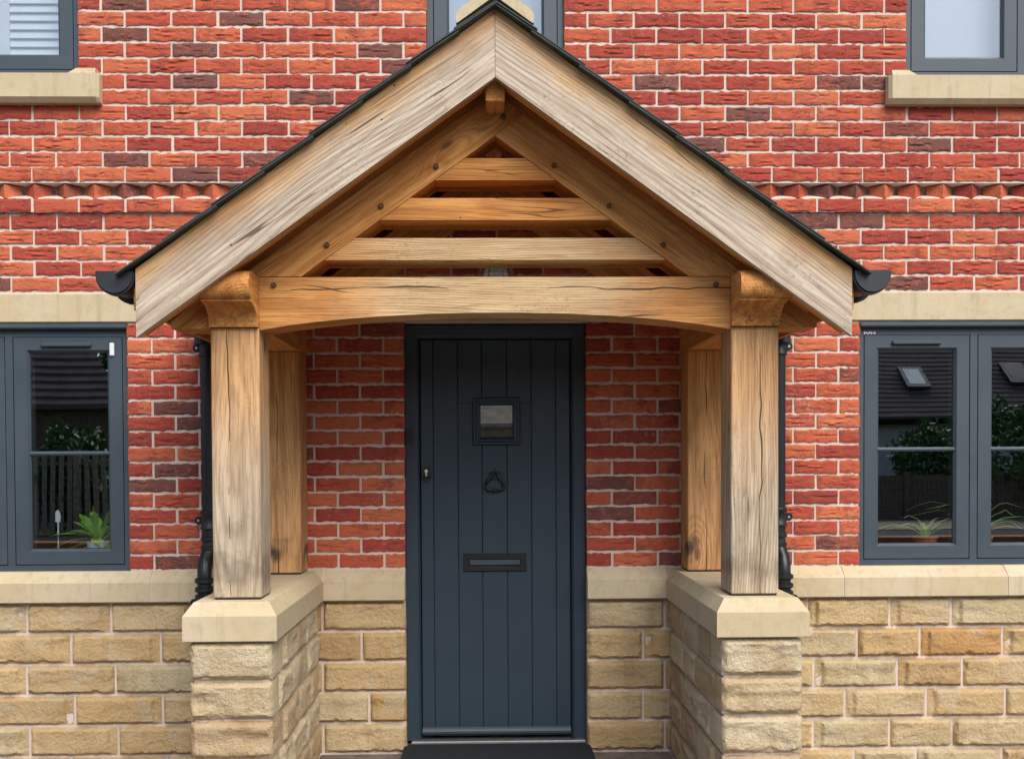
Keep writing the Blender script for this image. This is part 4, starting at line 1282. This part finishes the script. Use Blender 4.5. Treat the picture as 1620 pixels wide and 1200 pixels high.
# bargeboards, fly rafters, roof decks and slates
B_B, B_T = 2.830, 3.078
BY0, BY1 = -1.300, -1.270
for s in (-1, 1):
    run = 1.313
    poly = [(0.0008, B_B), (0.0008, B_T), (run, B_T - ROOF_TAN * run), (run, B_B - ROOF_TAN * run)]
    poly = [(s * x, z) for x, z in poly]
    cx, cz = s * 0.65, B_B - ROOF_TAN * 0.65
    dx, dz = cs, -s * sn
    loc = [((x - cx) * dx + (z - cz) * dz, -(x - cx) * dz + (z - cz) * dx) for x, z in poly]
    timber('bargeboard', 'oak_board', MB().prism(loc, -0.015, 0.015, 'y'), (XC + cx, (BY0 + BY1) / 2, cz), (0, TH * s, 0))
    # fly rafter just behind the bargeboard
    fb, ft = 2.838, 2.985
    poly = [(0.037, fb - 0.037 * ROOF_TAN), (0.037, ft - 0.037 * ROOF_TAN), (1.30, ft - ROOF_TAN * 1.30), (1.30, fb - ROOF_TAN * 1.30)]
    poly = [(s * x, z) for x, z in poly]
    loc = [((x - cx) * dx + (z - cz) * dz, -(x - cx) * dz + (z - cz) * dx) for x, z in poly]
    timber('fly_rafter', 'oak', MB().prism(loc, -0.030, 0.030, 'y'), (XC + cx, -1.238, cz), (0, TH * s, 0))
    # boarded deck
    poly = [(0.001, 2.990), (0.001, 3.070), (1.325, 3.070 - ROOF_TAN * 1.325), (1.325, 2.990 - ROOF_TAN * 1.325)]
    poly = [(s * x, z) for x, z in poly]
    loc = [((x - cx) * dx + (z - cz) * dz, -(x - cx) * dz + (z - cz) * dx) for x, z in poly]
    deck = timber('roof_slope', 'oak', MB().prism(loc, -0.634, 0.634, 'y'), (XC + cx, -0.636, cz), (0, TH * s, 0))
    # slates: local x down the slope from the ridge, thickness along local z
    gauge, slen, sth = 0.216, 0.445, 0.0062
    slates = {}
    for wdt in (0.266, 0.133):
        mb = MB().box(-slen, 0, -wdt / 2 + 0.0015, wdt / 2 - 0.0015, 0, sth, 0.0014)
        slates[wdt] = mb.mesh('slate')
        slates[wdt].materials.append(MAT['slate'])
    tilt = math.atan(2 * sth / gauge) * 0.62
    NC = 8
    Ltot = 1.378 / cs
    for j in range(NC + 1):
        d_tail = Ltot - gauge * j
        if d_tail < 0.10:
            continue
        L_here = min(slen, d_tail - 0.004)
        ys = [(-1.338 + 0.133 + 0.266 * q, 0.266) for q in range(5)] if j % 2 == 0 else [(-1.338 + 0.0665, 0.133)] + [(-1.338 + 0.133 + 0.133 + 0.266 * q, 0.266) for q in range(4)] + [(-0.0745, 0.133)]
        for yy, wdt in ys:
            jd = rng.uniform(-0.006, 0.006)
            x = s * (d_tail + jd) * cs
            z = 3.079 - (d_tail + jd) * sn + 0.0148
            me_s = slates[wdt]
            if L_here < slen - 0.01:
                key = ('c', wdt, round(L_here, 3))
                if key not in slates:
                    slates[key] = MB().box(-L_here, 0, -wdt / 2 + 0.0015, wdt / 2 - 0.0015, 0, sth, 0.0014).mesh('slate')
                    slates[key].materials.append(MAT['slate'])
                me_s = slates[key]
            o = bpy.data.objects.new('slate', me_s)
            COL.objects.link(o)
            o.parent = deck
            # world placement expressed in the deck's frame
            Mw = Matrix.Translation((XC + x, yy + rng.uniform(-0.004, 0.002), z)) @ (Matrix.Rotation(TH - tilt, 4, 'Y') if s > 0 else (Matrix.Rotation(math.pi, 4, 'Z') @ Matrix.Rotation(TH - tilt, 4, 'Y')))
            Md = Matrix.Translation(Vector((XC + cx, -0.636, cz))) @ Matrix.Rotation(TH * s, 4, 'Y')
            o.matrix_local = Md.inverted() @ Mw
    # gutter: half-round channel with a stop end, bracket and outlet
    gx, gz, gr = XC + s * 1.388, 2.120, 0.066
    mb = MB()
    n = 14
    for (ra, rb, ya, yb) in ((gr, gr - 0.004, -1.300, -0.02),):
        V, F = [], []
        for y in (ya, yb):
            for rr in (ra, rb):
                for q in range(n + 1):
                    a = math.pi + math.pi * q / n
                    V.append((gx + rr * math.cos(a), y, gz + rr * 1.08 * math.sin(a)))
        m_ = n + 1
        for q in range(n):
            F += [(q, q + 1, 2 * m_ + q + 1, 2 * m_ + q), (m_ + q, 3 * m_ + q, 3 * m_ + q + 1, m_ + q + 1), (q, m_ + q, m_ + q + 1, q + 1), (2 * m_ + q, 2 * m_ + q + 1, 3 * m_ + q + 1, 3 * m_ + q)]
        F += [(0, 2 * m_, 3 * m_, m_), (n, m_ + n, 3 * m_ + n, 2 * m_ + n)]
        mb.add(V, F)
    gut = mb.build('gutter', 'plastic', porch, (gx, -0.66, gz), True)
    poly = [(gx + 0.0665 * math.cos(math.pi + math.pi * q / 18), gz + 0.0665 * 1.10 * math.sin(math.pi + math.pi * q / 18)) for q in range(19)] + [(gx + 0.0665, gz + 0.006), (gx - 0.0665, gz + 0.006)]
    MB().prism(poly, -1.306, -1.298, 'y').build('stop_end', 'plastic', gut, (gx, -1.30, gz))
    MB().prism([(gx + (x - gx) * 1.07, gz - 0.004 + (z - gz) * 1.05) for x, z in poly], -1.2975, -1.262, 'y').build('stop_end_sleeve', 'plastic', gut, (gx, -1.28, gz))
    poly2 = [(gx + s * -0.074 + (0.0), gz + 0.010)] + [(gx + 0.073 * math.cos(a), gz + 0.086 * math.sin(a)) for a in [math.pi + math.pi * q / 14 for q in range(15)]]
    for yb in (-1.12, -0.35):
        MB().prism([(gx + 0.071 * math.cos(math.pi + math.pi * q / 14), gz - 0.004 + 0.082 * math.sin(math.pi + math.pi * q / 14)) for q in range(15)], yb, yb + 0.03, 'y').build('gutter_bracket', 'plastic', gut, (gx, yb, gz))
    MB().lathe([(0.040, -0.13), (0.036, -0.06), (0.05, -0.05)], (gx, -0.10, gz), 16).build('outlet', 'plastic', gut, (gx, -0.10, gz - 0.1), True)
    MB().box(min(XC + s * 1.314, XC + s * 1.332), max(XC + s * 1.314, XC + s * 1.332), -1.262, -0.02, 1.990, 2.118).build('fascia', 'oak', porch, (XC + s * 1.32, -0.64, 2.05))
# ridge tiles
for q, (y0, y1) in enumerate(((-1.322, -0.892), (-0.886, -0.456), (-0.450, -0.012))):
    hw, th = 0.141, 0.046
    top = 3.079 + 0.036
    poly = [(0, top + th), (hw - 0.012, top + th - ROOF_TAN * (hw - 0.012)), (hw, top + th - 0.012 - ROOF_TAN * hw), (hw, top + 0.004 - ROOF_TAN * hw), (hw - 0.006, top - ROOF_TAN * (hw - 0.006)), (0, top),
            (-hw + 0.006, top - ROOF_TAN * (hw - 0.006)), (-hw, top + 0.004 - ROOF_TAN * hw), (-hw, top + th - 0.012 - ROOF_TAN * hw), (-hw + 0.012, top + th - ROOF_TAN * (hw - 0.012))]
    MB().prism([(XC + x, z) for x, z in poly], y0, y1, 'y').build('ridge_tile', 'ashlar', porch, (XC, (y0 + y1) / 2, top))

# arched side braces between post and plate, inside the porch
# ------------------------------------------------------------------ downpipes
def downpipe(s, label):
    x = XC + s * 1.292 - s * 0.0
    x = -1.362 if s < 0 else 1.385
    y = -0.075
    e = empty('downpipe', (x, y, 0.75), label, 'downpipe', 'black downpipes behind the porch posts')
    r = 0.034
    pipe = MB()
    pipe.tube([(x, y, 2.02), (x, y, 1.06), (x, y, 1.01), (x + s * 0.006, y - 0.010, 0.985), (x + s * 0.010, y - 0.035, 0.955), (x + s * 0.010, y - 0.055, 0.92), (x + s * 0.010, y - 0.058, 0.88), (x + s * 0.010, y - 0.058, 0.06)], r, 18)
    pipe.build('pipe', 'black', e, (x, y, 1.2), True)
    for zc, yy, xx in ((1.975, y, x), (1.150, y, x)):
        mb = MB().lathe([(0.036, -0.045), (0.042, -0.040), (0.042, -0.030), (0.038, -0.024), (0.038, 0.024), (0.042, 0.030), (0.042, 0.040), (0.036, 0.047)], (xx, yy, zc), 18)
        mb.build('collar', 'black', e, (xx, yy, zc), True)
        mb = MB()
        mb.lathe([(0.020, 0.0), (0.020, -0.016), (0.017, -0.019)], (xx + s * 0.052, yy + 0.020, zc), 14, 'y')
        mb.box(min(xx, xx + s * 0.052), max(xx, xx + s * 0.052), yy + 0.006, yy + 0.019, zc - 0.018, zc + 0.018, 0.003)
        mb.box(xx + s * 0.052 - 0.012, xx + s * 0.052 + 0.012, yy + 0.019, -0.001, zc - 0.012, zc + 0.012)
        br = mb.build('bracket', 'black', e, (xx + s * 0.05, yy, zc), True)
        MB().lathe([(0.006, 0.0), (0.006, -0.003)], (xx + s * 0.052, yy + 0.0008, zc), 8, 'y').build('screw', 'steel', br, (xx + s * 0.05, yy, zc))
    for zc in (1.062, 1.018):
        MB().lathe([(0.035, -0.012), (0.041, -0.007), (0.041, 0.007), (0.035, 0.012)], (x, y, zc), 18).build('socket_ring', 'black', e, (x, y, zc), True)
    for zc in (0.868, 0.826, 0.790):
        MB().lathe([(0.036, -0.014), (0.046, -0.008), (0.046, 0.008), (0.036, 0.014)], (x + s * 0.010, y - 0.058, zc), 18).build('socket_ring', 'black', e, (x, y - 0.058, zc), True)
    mb = MB().lathe([(0.016, 0.0), (0.016, -0.014)], (x + s * 0.062, y - 0.050, 0.765), 14, 'y').box(min(x, x + s * 0.062), max(x, x + s * 0.062), y - 0.052, y - 0.040, 0.755, 0.775)
    mb.build('bracket', 'black', e, (x + s * 0.06, y, 0.765))
downpipe(-1, 'black downpipe on the brickwork beside the window with the potted fern')
downpipe(1, 'black downpipe on the brickwork beside the window with spider plants')

# ------------------------------------------------------------------ porch lamp on the wall above the door
lamp = empty('wall_lamp', (0.02, -0.002, 2.33), 'unlit clear glass lamp on the wall above the front door', 'lamp')
MB().lathe([(0.055, 0.0), (0.055, -0.02), (0.035, -0.035)], (0.02, -0.002, 2.36), 20, 'y').build('back_plate', 'black', lamp, (0.02, -0.002, 2.36), True)
MB().tube([(0.02, -0.03, 2.36), (0.02, -0.10, 2.40), (0.02, -0.13, 2.39)], 0.010, 8).build('arm', 'black', lamp, (0.02, -0.08, 2.37), True)
MB().lathe([(0.02, 0.075), (0.05, 0.06), (0.085, 0.01), (0.10, -0.04), (0.098, -0.043), (0.082, 0.008), (0.047, 0.055), (0.01, 0.07)], (0.02, -0.13, 2.345), 24).build('glass_shade', 'pane', lamp, (0.02, -0.13, 2.34), True)

# ------------------------------------------------------------------ things on the inner sills
def leaf_strip(mb, pts, w, up_=(0, 0, 1), fold=0.0):
    """tapering leaf along pts with half-width profile w"""
    n = len(pts)
    V, F = [], []
    for i, p in enumerate(pts):
        p = Vector(p)
        t = (Vector(pts[min(i + 1, n - 1)]) - Vector(pts[max(i - 1, 0)])).normalized()
        sd_ = t.cross(Vector(up_))
        if sd_.length < 1e-3:
            sd_ = Vector((1, 0, 0))
        sd_.normalize()
        hw = w[i]
        V += [p - sd_ * hw, p + Vector((0, 0, -fold * hw)), p + sd_ * hw]
    for i in range(n - 1):
        a = i * 3
        F += [(a, a + 1, a + 4, a + 3), (a + 1, a + 2, a + 5, a + 4)]
    mb.add(V, F)

fx, fy = -1.962, 0.128
fern = empty('potted_plant', (fx, fy, 0.936), 'leafy green plant in dotted blue pot on the inner window sill', 'plant')
MB().lathe([(0.040, 0.0), (0.048, 0.01), (0.054, 0.085), (0.050, 0.085), (0.046, 0.07)], (fx, fy, 0.936), 24).build('pot', 'pot', fern, (fx, fy, 0.936), True)
MB().lathe([(0.0545, 0.073), (0.0565, 0.074), (0.058, 0.100), (0.052, 0.100), (0.050, 0.09)], (fx, fy, 0.936), 24, cap=False).build('pot_rim', 'potrim', fern, (fx, fy, 1.02), True)
dots = MB()
for rr in range(4):
    for q in range(20):
        a = 2 * math.pi * (q + 0.5 * (rr % 2)) / 20
        zz = 0.948 + 0.015 * rr
        rad = 0.0488 + (zz - 0.946) * 0.08 + 0.0006
        c_, s_ = math.cos(a), math.sin(a)
        u = Vector((-s_, c_, 0))
        p = Vector((fx + rad * c_, fy + rad * s_, zz))
        e_ = 0.0034
        dots.add([p - u * e_ - Vector((0, 0, e_)), p + u * e_ - Vector((0, 0, e_)), p + u * e_ + Vector((0, 0, e_)), p - u * e_ + Vector((0, 0, e_))], [(0, 1, 2, 3)])
dots.build('dot_pattern', 'ceramic', fern, (fx, fy, 0.97))
for q in range(46):
    a = rng.uniform(0, 2 * math.pi)
    ln = rng.uniform(0.16, 0.33)
    el = rng.uniform(0.1, 1.15)
    pts, ws = [], []
    for i in range(7):
        t = i / 6
        rr = ln * t * math.cos(el)
        zz = 1.03 + ln * t * math.sin(el) - 0.16 * t * t * math.cos(el)
        yy = fy + rr * math.sin(a) * (0.45 if math.sin(a) < 0 else 0.8)
        pts.append((fx + rr * math.cos(a), max(yy, GY + 0.045), zz))
        ws.append(0.0035 + 0.021 * math.sin(math.pi * min(1, max(0, (t - 0.28) / 0.72))) if t > 0.28 else 0.0025)
    mb = MB()
    leaf_strip(mb, pts, ws, fold=0.25)
    mb.build('leaf', 'fern', fern, (fx, fy, 1.03))

def spider(x, y, label, n, seed, size=1.0):
    g = random.Random(seed)
    e = empty('potted_plant', (x, y, 0.936), label, 'plant')
    MB().lathe([(0.042, 0.0), (0.060, 0.09), (0.064, 0.09), (0.064, 0.10), (0.054, 0.10), (0.05, 0.08)], (x, y, 0.936), 20).build('pot', 'terracotta', e, (x, y, 0.936), True)
    for q in range(n):
        a = g.uniform(0, 2 * math.pi)
        ln = g.uniform(0.24, 0.46) * size
        el = g.uniform(0.75, 1.5)
        pts, ws = [], []
        for i in range(9):
            t = i / 8
            rr = ln * (t * math.cos(el) + 0.35 * t * t)
            zz = 1.02 + ln * (t * math.sin(el) - 0.70 * t * t * g.uniform(0.9, 1.0))
            pts.append((x + rr * math.cos(a), max(y + rr * math.sin(a) * 0.55, GY + 0.04), max(zz, 0.94)))
            ws.append(0.0110 * (1 - t ** 2) + 0.001)
        mb = MB()
        leaf_strip(mb, pts, ws, fold=0.4)
        mb.build('leaf', 'blade', e, (x, y, 1.02))
spider(2.470, 0.135, 'tall pale green spider plant with long arching leaves on inner sill', 24, 3, 1.25)
spider(2.200, 0.160, 'small pale green spider plant with short drooping leaves on inner sill', 12, 8, 0.8)
vx = -2.168
v = MB().prism([(vx - 0.013, 1.135), (vx + 0.011, 1.135), (vx + 0.013, 1.165), (vx + 0.008, 1.185), (vx - 0.002, 1.196), (vx - 0.012, 1.184)], 0.14, 0.146, 'y')
v.box(vx - 0.003, vx + 0.003, 0.141, 0.145, 0.93, 1.1348)
v.box(vx - 0.02, vx + 0.02, 0.12, 0.166, 0.9355, 0.945, 0.003)
tag(v.build('ornament', 'ceramic', None, (vx, 0.143, 0.9355)), 'small white ornament on a stick standing on the inner sill', 'ornament')

# ------------------------------------------------------------------ white blinds and shutters upstairs
sh = empty('window_shutter', (-2.20, 0.16, 3.30), 'white louvred shutter behind the upstairs window', 'shutter')
sx0, sx1, szz0, szz1 = -2.42, -2.045, 3.345, 4.46
MB().loft(sx0, sx1, szz0, szz1, [(0.0, 0.165), (0.0, 0.135), (0.050, 0.135), (0.050, 0.165)]).build('shutter_frame', 'shutter', sh, (-2.2, 0.15, 3.35))
zz = szz0 + 0.052
while zz < szz1 - 0.10:
    MB().prism([(0.137, zz), (0.141, zz - 0.002), (0.160, zz + 0.046), (0.156, zz + 0.048)], sx0 + 0.051, sx1 - 0.051, 'x').build('louvre', 'shutter', sh, (-2.2, 0.15, zz))
    zz += 0.0425
sh2 = empty('window_shutter', (-2.80, 0.16, 3.30), 'closed white panelled shutter beside the louvred one', 'shutter')
MB().loft(-2.98, -2.43, szz0, szz1, [(0.0, 0.165), (0.0, 0.135), (0.050, 0.135), (0.056, 0.145)]).build('shutter_frame', 'shutter', sh2, (-2.7, 0.15, 3.35))
MB().box(-2.93, -2.48, 0.146, 0.160, szz0 + 0.05, szz1 - 0.05).build('panel', 'shutter', sh2, (-2.7, 0.15, 3.4))
for (xa, xb), lab in (((2.10, 3.13), 'pale grey blue roller blind behind the upstairs window at the wall end'), ((-0.25, 0.30), 'pale grey blue roller blind behind the window above the porch ridge')):
    bl = empty('roller_blind', ((xa + xb) / 2, 0.15, 3.34), lab, 'blind')
    MB().box(xa, xb, 0.146, 0.148, 3.352, 4.42).build('fabric', 'blind', bl, ((xa + xb) / 2, 0.15, 3.4))
    MB().box(xa, xb, 0.142, 0.152, 3.336, 3.3515, 0.002).build('bottom_bar', 'white', bl, ((xa + xb) / 2, 0.15, 3.34))
    MB().lathe([(0.02, xa), (0.02, xb)], (0, 0.147, 4.441), 12, 'x').build('roller', 'white', bl, ((xa + xb) / 2, 0.15, 4.44))

# ------------------------------------------------------------------ across the road (mirrored in the panes)
gw = empty('garden_wall', (0, -7.2, -0.1), 'low red brick garden wall beside the road', 'wall')
MB().box(-14, 14, -7.34, -7.12, -0.12, 0.42).build('wall_body', 'terracotta', gw, (0, -7.2, 0.1))
MB().box(-14, 14, -7.37, -7.09, 0.421, 0.50, 0.01).build('wall_coping', 'terracotta', gw, (0, -7.2, 0.46))

bung = empty('bungalow', (14.0, -27, -0.1), 'white rendered bungalow with brown tiled roof across the road', 'house')
MB().box(6.6, 24, -31, -25.0, -0.2, 2.58).build('wall', 'render', bung, (15, -28, 0))
rm = MB()
ev_y, ev_z, rg_y, rg_z = -24.55, 2.50, -28.4, 5.7
nr = 22
for q in range(nr):                      # lapped courses
    t0, t1 = q / nr, (q + 1) / nr
    ya, za = ev_y + (rg_y - ev_y) * t0, ev_z + (rg_z - ev_z) * t0
    yb, zb = ev_y + (rg_y - ev_y) * t1, ev_z + (rg_z - ev_z) * t1
    rm.prism([(ya, za + 0.075), (yb, zb + 0.045), (yb, zb - 0.05), (ya, za - 0.02)], 5.9, 24.4, 'x')
rm.prism([(rg_y, rg_z), (-32.0, 2.4), (-31.9, 2.3), (rg_y, rg_z - 0.1)], 5.9, 24.4, 'x')
broof = rm.build('roof', 'tile', bung, (15, -27, 3))
for sxk, ty in ((12.5, 0.36), (15.6, 0.40)):
    mb = MB()
    y_, z_ = ev_y + (rg_y - ev_y) * ty, ev_z + (rg_z - ev_z) * ty
    ux = Vector((0, rg_y - ev_y, rg_z - ev_z)).normalized()
    nn = Vector((0, ux.z, -ux.y)) * (1 if ux.y < 0 else -1)
    if nn.z < 0: nn = -nn
    c_ = Vector((sxk, y_, z_)) + nn * 0.10
    def q4(hw_, hl, off):
        return [c_ + nn * off + Vector((a * hw_, 0, 0)) + ux * (b * hl) for a, b in ((-1, -1), (1, -1), (1, 1), (-1, 1))]
    A, Bq = q4(0.34, 0.50, 0.0), q4(0.34, 0.50, 0.10)
    mb.add(A + Bq, [(0, 1, 5, 4), (1, 2, 6, 5), (2, 3, 7, 6), (3, 0, 4, 7), (4, 5, 6, 7)])
    mb.build('skylight', 'frame', broof, (sxk, y_, z_))
    MB().add(q4(0.23, 0.38, 0.106), [(0, 1, 2, 3)]).build('skylight_pane', 'ceramic' if sxk < 14 else 'frame', broof, (sxk, y_, z_))  # bright and dim sky reflection painted as colour: one pane pale, one dark
MB().box(5.9, 24.4, -24.62, -24.50, 2.36, 2.50).build('fascia', 'void', bung, (15, -24.5, 2.4))

barn = empty('outbuilding', (-12, -22, -0.1), 'dark outbuilding with slated hipped roof behind the picket fence', 'building')
MB().box(-19, -9.3, -27, -22.0, -0.2, 2.9).build('wall', 'fence', barn, (-14, -24, 0))
rm = MB()
nr = 12
for q in range(nr):
    t0, t1 = q / nr, (q + 1) / nr
    ya, za = -21.5 - 3.0 * t0, 2.75 + 2.6 * t0
    yb, zb = -21.5 - 3.0 * t1, 2.75 + 2.6 * t1
    xr0, xr1 = -8.9 - 2.6 * t0, -8.9 - 2.6 * t1
    V = [(-19.5, ya, za + 0.10), (xr0, ya, za + 0.10), (xr1, yb, zb + 0.03), (-19.5, yb, zb + 0.03), (-19.5, ya, za - 0.03), (xr0, ya, za - 0.03), (xr1, yb, zb - 0.1), (-19.5, yb, zb - 0.1)]
    rm.add(V, [(0, 1, 2, 3), (4, 7, 6, 5), (0, 4, 5, 1), (1, 5, 6, 2), (2, 6, 7, 3), (3, 7, 4, 0)])
rm.build('roof', 'tile', barn, (-14, -23, 4))

def fence(x0, x1, y, z0, z1, board, gap, label, mat_, grp=None, posts=2.0):
    e = empty('fence', ((x0 + x1) / 2, y, z0), label, 'fence', grp)
    bm_ = MB().box(-board / 2, board / 2, -0.012, 0.012, 0, z1 - z0, 0.003).mesh('fence_board')
    bm_.materials.append(MAT[mat_])
    x = x0
    while x < x1:
        place('fence_board', bm_, None, e, (x, y + rng.uniform(-.004, .004), z0 + rng.uniform(-.015, .015)))
        x += board + gap
    for zr in (z0 + 0.2, z1 - 0.2):
        MB().box(x0, x1, y - 0.055, y - 0.017, zr - 0.04, zr + 0.04).build('rail', mat_, e, ((x0 + x1) / 2, y, zr))
    x = x0
    while x <= x1:
        MB().box(x - 0.06, x + 0.06, y - 0.055, y + 0.075, z0 - 0.1, z1 + 0.08).build('fence_post', mat_, e, (x, y, z0))
        x += posts
    return e
fence(6.0, 15.0, -20.0, -0.05, 1.02, 0.105, 0.006, 'low dark close boarded fence in front of the bungalow', 'fence')
fence(-12.5, -4.5, -14.5 - 2.5, -0.08, 1.62, 0.10, 0.075, 'tall weathered picket fence across the road', 'picket')

def shrub(name, x, y, z0, rx, rz, n, label, seed, leaf=0.10):
    g = np.random.default_rng(seed)
    e = empty(name, (x, y, z0), label, 'shrub')
    MB().tube([(x, y, z0), (x + 0.03, y, z0 + rz * 0.5), (x - 0.05, y + 0.04, z0 + rz * 1.1)], [0.06, 0.045, 0.02], 8).build('stem', 'bark', e, (x, y, z0))
    u = g.normal(size=(n, 3))
    u /= np.linalg.norm(u, axis=1)[:, None]
    lob = 1 + 0.22 * np.sin(u[:, 0] * 5 + seed) * np.cos(u[:, 2] * 6) + g.normal(0, 0.07, n)
    rr = g.uniform(0.45, 1.0, n) ** 0.5 * lob
    P = np.stack([x + u[:, 0] * rr * rx, y + u[:, 1] * rr * rx, z0 + rz + u[:, 2] * rr * rz], -1)
    P[:, 2] = np.maximum(P[:, 2], z0 + 0.02)
    a = g.normal(size=(n, 3)); a /= np.linalg.norm(a, axis=1)[:, None]
    b = np.cross(a, g.normal(size=(n, 3))); b /= np.linalg.norm(b, axis=1)[:, None]
    L = leaf * g.uniform(0.6, 1.3, n)[:, None]
    V = np.stack([P - a * L, P + b * L * 0.4, P + a * L, P - b * L * 0.4], 1).reshape(-1, 3)
    me = bpy.data.meshes.new('crown')
    me.from_pydata(V.tolist(), [], [(4 * i, 4 * i + 1, 4 * i + 2, 4 * i + 3) for i in range(n)])
    place('crown', me, 'hedge', e, (0, 0, 0))
shrub('shrub', 11.6, -22.5, -0.05, 0.95, 1.15, 3200, 'broad loose shrub against the white bungalow wall', 21)
shrub('shrub', 12.6, -20.9, -0.05, 1.3, 1.45, 4200, 'large dark shrub beside the end of the low fence', 22)
shrub('shrub', -8.9, -17.9, -0.05, 0.9, 1.15, 3200, 'rounded green shrub rising behind the picket fence', 23)
shrub('shrub', -6.2, -18.2, -0.05, 0.8, 0.95, 2400, 'small green shrub behind the end of the picket fence', 24)

gar = empty('garage', (0.6, -25, -0.1), 'brown brick garage with low grey roof straight across the road', 'building')
MB().box(-3.4, 4.6, -30, -24.5, -0.2, 2.45).build('wall', 'garage_brick', gar, (0.6, -27, 0))
rm = MB().prism([(-24.1, 2.46), (-27.1, 4.16), (-27.1, 4.06), (-24.1, 2.36)], -3.8, 5.0, 'x')
rm.build('roof', 'garage_roof', gar, (0.6, -26, 3))
MB().box(-1.2, 1.3, -24.49, -24.44, -0.15, 2.0).build('garage_door', 'fence', gar, (0, -24.45, 0))
def far_tree(x, y, h, rad, n, label, seed):
    g = np.random.default_rng(seed)
    e = empty('tree', (x, y, -0.15), label, 'tree')
    tr = MB().tube([(x, y, -0.2), (x + 0.1, y, h * 0.35), (x - 0.1, y + 0.1, h * 0.7), (x, y, h * 0.95)], [0.22, 0.17, 0.10, 0.03], 8)
    for q in range(9):
        a, z0_ = g.uniform(0, 6.28), h * g.uniform(0.3, 0.7)
        ln = rad * g.uniform(0.6, 1.0)
        tr.tube([(x, y, z0_), (x + 0.5 * ln * math.cos(a), y + 0.5 * ln * math.sin(a), z0_ + 0.35 * ln), (x + ln * math.cos(a), y + ln * math.sin(a), z0_ + 0.8 * ln)], [0.08, 0.05, 0.02], 6)
    tr.build('trunk', 'bark', e, (x, y, 0))
    cl = g.normal(size=(30, 3)); cl /= np.linalg.norm(cl, axis=1)[:, None]
    cl = cl * g.uniform(0.4, 1.0, (30, 1)) * np.array([rad, rad, h * 0.36]) + np.array([x, y, h * 0.62])
    P = cl[g.integers(0, 30, n)] + g.normal(size=(n, 3)) * rad * 0.22
    a = g.normal(size=(n, 3)); a /= np.linalg.norm(a, axis=1)[:, None]
    b = np.cross(a, g.normal(size=(n, 3))); b /= np.linalg.norm(b, axis=1)[:, None]
    L = 0.16 * g.uniform(0.6, 1.3, n)[:, None]
    V = np.stack([P - a * L, P + b * L * 0.4, P + a * L, P - b * L * 0.4], 1).reshape(-1, 3)
    me = bpy.data.meshes.new('crown')
    me.from_pydata(V.tolist(), [], [(4 * i, 4 * i + 1, 4 * i + 2, 4 * i + 3) for i in range(n)])
    place('crown', me, 'hedge', e, (0, 0, 0))
far_tree(-9.5, -30, 9.0, 3.2, 7000, 'tall dense tree rising behind the outbuilding roof', 31)
far_tree(-15.0, -30, 8.5, 3.0, 6000, 'broad tree behind the far end of the outbuilding', 32)
far_tree(-5.2, -29, 7.0, 2.3, 5000, 'smaller tree between the outbuilding and the garage', 33)
